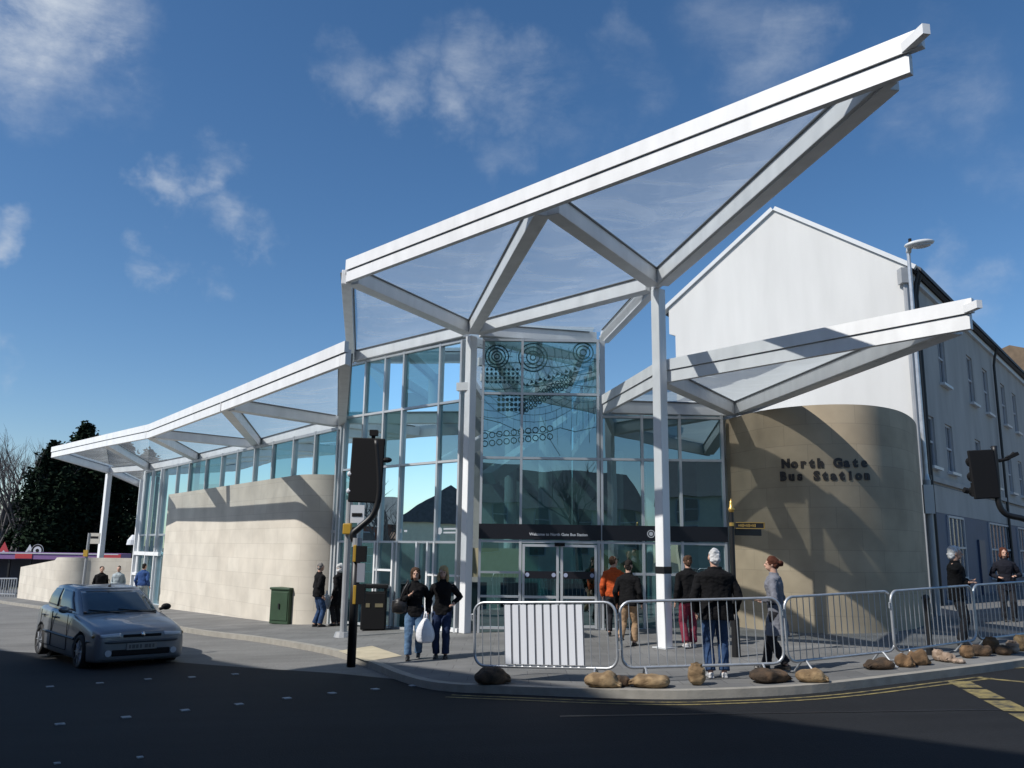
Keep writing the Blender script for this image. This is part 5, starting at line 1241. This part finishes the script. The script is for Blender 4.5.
def person(label, px, py, head_py, rz_, jacket, trousers, hair='brown', hair_style='short', shoes='black', hem=.50, step=(0, 0), lift=(0, 0), hands=(None, None), build_=1.0, vox=.008, head_turn=0, lean=0.0, bag=None, Yfix=None, female=False, H=None, elbow=None):
    p = gp(px, py) if Yfix is None else None
    if p is None:
        q = atY(px, 560, Yfix); p = Vector((q.x, Yfix, gz(q.x, Yfix)))
    if H is None: H = min(max(atY(px, head_py, p.y).z - p.z, 1.56), 1.84)
    t = thing('person', label, 'person', p, R(rz_))
    W = build_ * (.93 if female else 1.0)
    def S(v): return Vector(v) * H
    # joints (unit height), facing -Y
    sway = Vector((0, -lean, 0))
    legs = []
    for k, sx in enumerate((-1, 1)):
        hip = Vector((sx * .052, 0, .505)); foot = Vector((sx * .056, -step[k], .042 + lift[k]))
        kn, an = ik(hip, foot, .245, .235, (sx * .1, -1, 0)); legs.append((hip, kn, an))
    arms = []
    for k, sx in enumerate((-1, 1)):
        sh = Vector((sx * .104 * W, .002, .780)) + sway * .8
        tg = Vector(hands[k]) if hands[k] else Vector((sx * .145 * W, -.02 + .01 * k, .495)) + sway * .4
        pole = (sx * .7, 1, -.1) if not elbow else elbow
        el, wr = ik(sh, tg, .172, .15, pole if hands[k] else (sx * .25, 1, 0)); arms.append((sh, el, wr))
    def torso(mb, rows, inf=0):
        mb.rings([[S(v) for v in tring(z, cy - (lean * (z - .5) / .3 if z > .5 else 0), rx * W + inf, ry * W + inf)] for z, cy, rx, ry in rows])
    TR = [(.465, 0, .080, .058), (.50, .003, .094, .066), (.545, .004, .097, .068), (.60, 0, .088, .060), (.645, -.002, .082, .056), (.70, -.004, .092, .062), (.755, -.003, .103, .065), (.79, .0, .108, .058), (.815, .004, .088, .048), (.835, .006, .05, .040)]
    if female: TR = [(z, cy, rx * (1.04 if z < .58 else .92), ry * (1.12 if .68 < z < .77 else 1)) for z, cy, rx, ry in TR]
    hc = Vector((0, -.010 - lean * 1.25, .935)); RT = Matrix.Rotation(R(head_turn), 3, 'Z')
    def hv(v): return S(hc + RT @ Vector(v))
    mb = MB(); torso(mb, TR)
    mb.tube([S(Vector((0, .008 - lean * .9, .81))), S(Vector((0, .004 - lean, .85))), S(Vector((0, -.002 - lean * 1.15, .90)))], [.040 * H, .033 * H, .034 * H], 14)
    mb.ell(hv((0, .004, .006)), [a * H for a in (.0455, .056, .060)], 18, 14, RT); mb.ell(hv((0, -.018, -.028)), [a * H for a in (.034, .036, .037)], 14, 10, RT)
    mb.ell(hv((0, -.058, -.012)), [a * H for a in (.0075, .015, .014)], 10, 8, RT); mb.ell(hv((0, -.050, .010)), [a * H for a in (.03, .008, .006)], 10, 6, RT); mb.ell(hv((0, -.052, -.038)), [a * H for a in (.016, .008, .005)], 10, 6, RT)
    for sx in (-1, 1): mb.ell(hv((sx * .0465, .006, -.006)), [a * H for a in (.006, .012, .018)], 10, 8, RT)
    for hip, kn, an in legs: mb.tube([S(hip), S(hip.lerp(kn, .5)), S(kn), S(kn.lerp(an, .35)), S(an), S(an - Vector((0, 0, .03)))], [a * H for a in (.054, .047, .033, .032, .021, .022)], 14)
    for hip, kn, an in legs: mb.tube([S(an + Vector((0, .022, -.022))), S(an + Vector((0, -.05, -.024))), S(an + Vector((0, -.098, -.03)))], [a * H for a in (.018, .02, .011)], 10)
    for (sh, el, wr), sx in zip(arms, (-1, 1)):
        mb.tube([S(sh + Vector((-sx * .02, 0, .005))), S(sh), S(sh.lerp(el, .5)), S(el), S(el.lerp(wr, .4)), S(wr)], [a * H for a in (.03, .033, .028, .0235, .022, .015)], 12)
        d = (wr - el).normalized(); side = d.cross(Vector((0, 1, 0)) if abs(d.y) < .8 else Vector((1, 0, 0))).normalized(); fw = side.cross(d).normalized()
        pc = wr + d * .026; mb.ell(S(pc), [.02 * H, .011 * H, .028 * H], 10, 8, Matrix((fw, side, d)).transposed())
        for q, ln in zip((-1.5, -.5, .5, 1.5), (.034, .042, .045, .038)):
            b0 = wr + d * .044 + fw * q * .0085; b1 = b0 + d * ln * .55 + side * sx * .004; b2 = b1 + d * ln * .35 + side * -sx * .014
            mb.tube([S(b0 - d * .012), S(b1), S(b2)], [.0056 * H, .0052 * H, .0042 * H], 7)
        th = wr + d * .012 - fw * .016 if d.y > -.5 else wr + d * .012 + fw * .016; sgn = -1 if d.y > -.5 else 1
        mb.tube([S(th), S(th + fw * sgn * .014 + d * .016), S(th + fw * sgn * .012 + d * .036)], [.0075 * H, .006 * H, .0045 * H], 7)
    body = remesh(mb, 'body', SKIN, t, vox)
    # trousers
    mb = MB(); torso(mb, [(.455, .0, .082, .06), (.50, .003, .10, .071), (.55, .004, .103, .073), (.59, 0, .098, .068)], .004)
    for hip, kn, an in legs: mb.tube([S(hip + Vector((0, 0, .01))), S(hip.lerp(kn, .5)), S(kn), S(kn.lerp(an, .4)), S(an.lerp(kn, .06))], [a * H * (1.0 + .02 * k) for k, a in enumerate((.060, .054, .043, .040, .040))], 16)
    remesh(mb, 'trousers', trousers, t, vox * 1.1, .010, px)
    # shoes
    mb = MB()
    for hip, kn, an in legs:
        z = an.z - .042
        mb.tube([S(Vector((an.x, an.y + .032, z + .022))), S(Vector((an.x, an.y + .0, z + .026))), S(Vector((an.x, an.y - .055, z + .022))), S(Vector((an.x, an.y - .108, z + .014)))], [a * H for a in (.019, .026, .024, .013)], 12)
        mb.box(S(Vector((an.x, an.y - .038, z + .006))), (.044 * H, .145 * H, .011 * H))
    remesh(mb, 'shoes', SHOES[shoes], t, vox * .9)
    # jacket
    mb = MB(); rows = [(z, cy, max(rx + .013, .0 if female else .105), max(ry + .015, .0 if female else .078) if z < .8 else ry + .015) for z, cy, rx, ry in TR if z > max(hem, .5) - .02 and z < .82] + [(z, cy, rx + .013, ry + .015) for z, cy, rx, ry in TR if z >= .82]
    fl = .0
    low = [(hem, 0, .103 + max(0, (.5 - hem)) * .22, .078 + max(0, (.5 - hem)) * .2)]
    if hem < .47: low.append((.50, .002, .112, .085))
    torso(mb, low + rows[:-1] + [(.838, .006, .050, .045), (.862, .002, .043, .043)])
    mb.ell(S(Vector((0, .006 - lean * .95, .812))), [a * H for a in (.088 * W, .056, .034)], 16, 8)
    for sh, el, wr in arms: mb.tube([S(sh + Vector((0, 0, .004)) - Vector((math.copysign(.02, sh.x), 0, 0))), S(sh), S(sh.lerp(el, .5)), S(el), S(el.lerp(wr, .5)), S(wr.lerp(el, .02))], [a * H for a in (.036, .040, .038, .034, .031, .027)], 14)
    remesh(mb, 'jacket', jacket, t, vox * 1.2, .014, px)
    # hair
    mb = MB()
    if hair_style == 'short':
        mb.ell(hv((0, .014, .020)), [a * H for a in (.0475, .053, .053)], 18, 12, RT); mb.ell(hv((0, .034, -.012)), [a * H for a in (.043, .032, .042)], 14, 10, RT)
    elif hair_style == 'bob':
        mb.ell(hv((0, .010, .022)), [a * H for a in (.054, .058, .056)], 18, 12, RT); mb.ell(hv((0, .030, -.03)), [a * H for a in (.054, .038, .055)], 14, 10, RT)
        for sx in (-1, 1): mb.ell(hv((sx * .046, -.006, -.026)), [a * H for a in (.014, .028, .045)], 10, 8, RT)
    elif hair_style == 'long':
        mb.ell(hv((0, .010, .022)), [a * H for a in (.054, .058, .056)], 18, 12, RT); mb.ell(hv((0, .034, -.06)), [a * H for a in (.056, .034, .085)], 14, 10, RT)
        for sx in (-1, 1): mb.ell(hv((sx * .048, -.004, -.05)), [a * H for a in (.015, .026, .07)], 10, 8, RT)
    elif hair_style == 'bun':
        mb.ell(hv((0, .012, .020)), [a * H for a in (.051, .057, .056)], 18, 12, RT); mb.ell(hv((0, .034, -.012)), [a * H for a in (.044, .032, .042)], 14, 10, RT); mb.ell(hv((0, .078, .005)), [a * H for a in (.028, .026, .028)], 12, 8, RT)
    elif hair_style == 'fluffy':
        mb.ell(hv((0, .018, .024)), [a * H for a in (.055, .059, .055)], 18, 12, RT); mb.ell(hv((0, .038, -.02)), [a * H for a in (.05, .038, .05)], 14, 10, RT)
    remesh(mb, 'hair', HAIRS[hair], t, vox * .8, .024, px)
    for sx in (-1, 1):
        mb = MB(); mb.ell(hv((sx * .018, -.0485, .002)), [a * H for a in (.0075, .004, .0048)], 10, 6, RT); build(mb, 'eye', mat('eye_dark', (.03, .02, .015), .2), t, world=False, smooth=True)
    return t, H, arms, S

# walking couple outside the angled glass wall
tA, H1, ar1, S1 = person('brown-haired woman in light jeans and black jacket, hand on her bag strap', 413, 659, 570, 4, JBLACK, JEANSL, 'brown', 'bob', 'black', .46, (.10, -.05), (0, .02), ((-.06, -.105, .70), (.15, -.02, .50)), 1.04, .008, 0, .0, female=True, H=1.59)
def hb(t, c, sz, strap, label, name='shoulder_bag', m=None):
    hbt = thing(name, label, 'bag', t.location, t.rotation_euler.z)
    m = m or mat('black_leather_bag', (.02, .018, .018), .45)
    mb = MB(); c = Vector(c); mb.ell(c, (sz[0] * .5, sz[1] * .6, sz[2] * .55), 14, 10); mb.box(c - Vector((0, 0, .01)), (sz[0] * .9, sz[1] * .8, sz[2] * .8)); remesh(mb, 'bag_body', m, hbt, .012, .006)
    mb = MB(); mb.tube(spline([Vector(q) for q in strap], 4), .014, 8); build(mb, 'strap', m, hbt, world=False, smooth=True); return hbt
hb(tA, (-.27, -.04, .92), (.30, .15, .26), [(-.26, -.1, 1.02), (-.2, -.13, 1.2), (-.13, -.08, 1.34), (-.15, .02, 1.36), (-.2, .08, 1.2), (-.26, .04, 1.02)], 'black handbag at the hip of the brown-haired walking woman')
tB, H2, ar2, S2 = person('blonde woman walking in a black jacket and dark jeans, beside the brown-haired woman', 441, 658, 569, -3, JBLACK, JEANSD, 'blonde', 'long', 'black', .47, (.02, .06), (0, 0), ((-.155, -.05, .50), (.13, -.03, .60)), 1.06, .008, 0, 0, female=True, H=1.60)
def carrier(t, c, size, label, seed=1, handle=.2):
    bt = thing('carrier_bag', label, 'bag', t.location, t.rotation_euler.z, 'white plastic carrier bags')
    mb = MB(); c = Vector(c); rs = []
    for (f, k) in ((0, .55), (.06, .85), (.3, 1.0), (.6, .86), (.82, .55), (1.0, .22)):
        ring_ = tring(0, 0, size[0] / 2 * k, size[1] / 2 * (k if f < .7 else k * 1.2), 18, 0, 2.2)
        rs.append([c + Vector((v.x * (1 + .12 * noise.noise(Vector((v.x * 8, f * 4, seed)))), v.y * (1 + .3 * noise.noise(Vector((v.y * 9, f * 5, seed + 2)))), f * size[2])) for v in ring_])
    mb.rings(rs); o = build(mb, 'bag_body', BAGW, bt, world=False, smooth=True); s = o.modifiers.new('s', 'SUBSURF'); s.levels = 2; s.render_levels = 2
    top = c + Vector((0, 0, size[2] * .97)); mb = MB()
    for dx in (-.03, .03): mb.tube([top + Vector((dx, 0, -.03)), top + Vector((dx * .6, 0, handle * .6)), top + Vector((0, 0, handle))], [.022, .014, .012], 8)
    build(mb, 'handles', BAGW, bt, world=False, smooth=True); return bt
carrier(tB, (-.27, -.20, .27), (.36, .24, .44), 'bulging white plastic bag carried between the two walking women', 1, .12)
# pair by the rounded stone wall
person('man in a black jacket and blue jeans standing by the rounded stone wall', 317, 627, 569, 120, JBLACK, JEANS, 'grey', 'short', 'black', .47, (.02, -.03), (0, 0), (None, (.13, -.06, .50)), 1.05, .009, 20, 0, H=1.68)
tC, _, _, _ = person('white-haired woman in a long black coat, half hidden by the grey post', 337, 626, 568, -120, JBLACK, DARKT, 'white', 'bob', 'black', .33, (0, .02), (0, 0), (None, None), 1.05, .009, 0, 0, female=True, H=1.64)
carrier(tC, (.02, -.40, .42), (.34, .2, .42), 'white plastic bag hanging beside the half hidden woman', 4, .1)
# at the doors
person('person in a bright orange jacket heading for the doors', 614, 636, 564, 165, ORANGE, DARKT, 'brown', 'short', 'black', .49, (.06, -.05), (0, .01), (None, None), 1.0, .009, -35, .02, H=1.7)
person('person in a black jacket and tan trousers stepping right outside the doors', 629, 646, 571, 158, JBLACK, TAN, 'dark', 'short', 'black', .47, (.02, -.18), (0, .07), (None, None), 1.05, .009, 0, .015, H=1.62)
person('man in a black jacket and maroon trousers walking towards the glass wall', 690, 648, 565, 184, JBLACK, MAROON, 'brown', 'short', 'white', .48, (.05, -.06), (0, .012), ((-.13, -.02, .53), None), 1.02, .009, 0, 0, H=1.7)
# at the barrier
person('white-haired man in blue jeans and black jacket, back turned at the barrier', 718, 678, 552, 178, JBLACK, JEANS, 'white', 'short', 'white', .45, (.02, 0), (0, 0), ((-.15, -.05, .50), (.15, -.05, .50)), 1.22, .0075, 4, 0, H=1.8)
person('auburn-haired woman in a knee length grey coat behind the barrier', 779, 671, 558, -118, GREYC, DARKT, 'red', 'bun', 'black', .31, (.12, -.08), (0, .02), ((-.08, -.10, .60), (.10, -.10, .62)), 1.0, .008, 8, .01, female=True, H=1.67)
person('man with fluffy white hair and folded arms in a dark jacket', 961, 646, 543, 62, JBLACK, DARKT, 'white', 'fluffy', 'black', .46, (.01, 0), (0, 0), ((.06, -.12, .655), (-.06, -.125, .64)), 1.06, .008, 10, .01, H=1.75, elbow=None)
person('person in dark clothes standing in the shade of the blue shopfront', 1004, 630, 552, -20, NAVY, DARKT, 'red', 'bob', 'black', .42, (0, 0), (0, 0), ((-.1, -.1, .6), (.1, -.1, .62)), 1.05, .01, 10, 0, female=True, Yfix=20.5, H=1.68)
# far left
person('distant person in black by the low stone wall', 103, 600, 569, 30, JBLACK, DARKT, 'dark', 'short', 'black', .47, (.03, -.03), (0, 0), (None, None), 1.05, .014, 0, 0, Yfix=35, H=1.68)
person('distant person in a pale jacket by the low stone wall', 120, 600, 569, 10, PALEJ, DARKT, 'dark', 'short', 'black', .48, (.03, -.03), (0, 0), (None, None), 1.0, .014, 0, 0, Yfix=36, H=1.68)
person('distant person in a blue jacket at the concourse doors', 145, 600, 568, 170, BLUEJ, PALEJ, 'dark', 'short', 'black', .5, (.04, -.04), (0, 0), (None, None), 1.1, .014, 0, 0, Yfix=35.5, H=1.76)
bpy.data.scenes.remove(TMP)
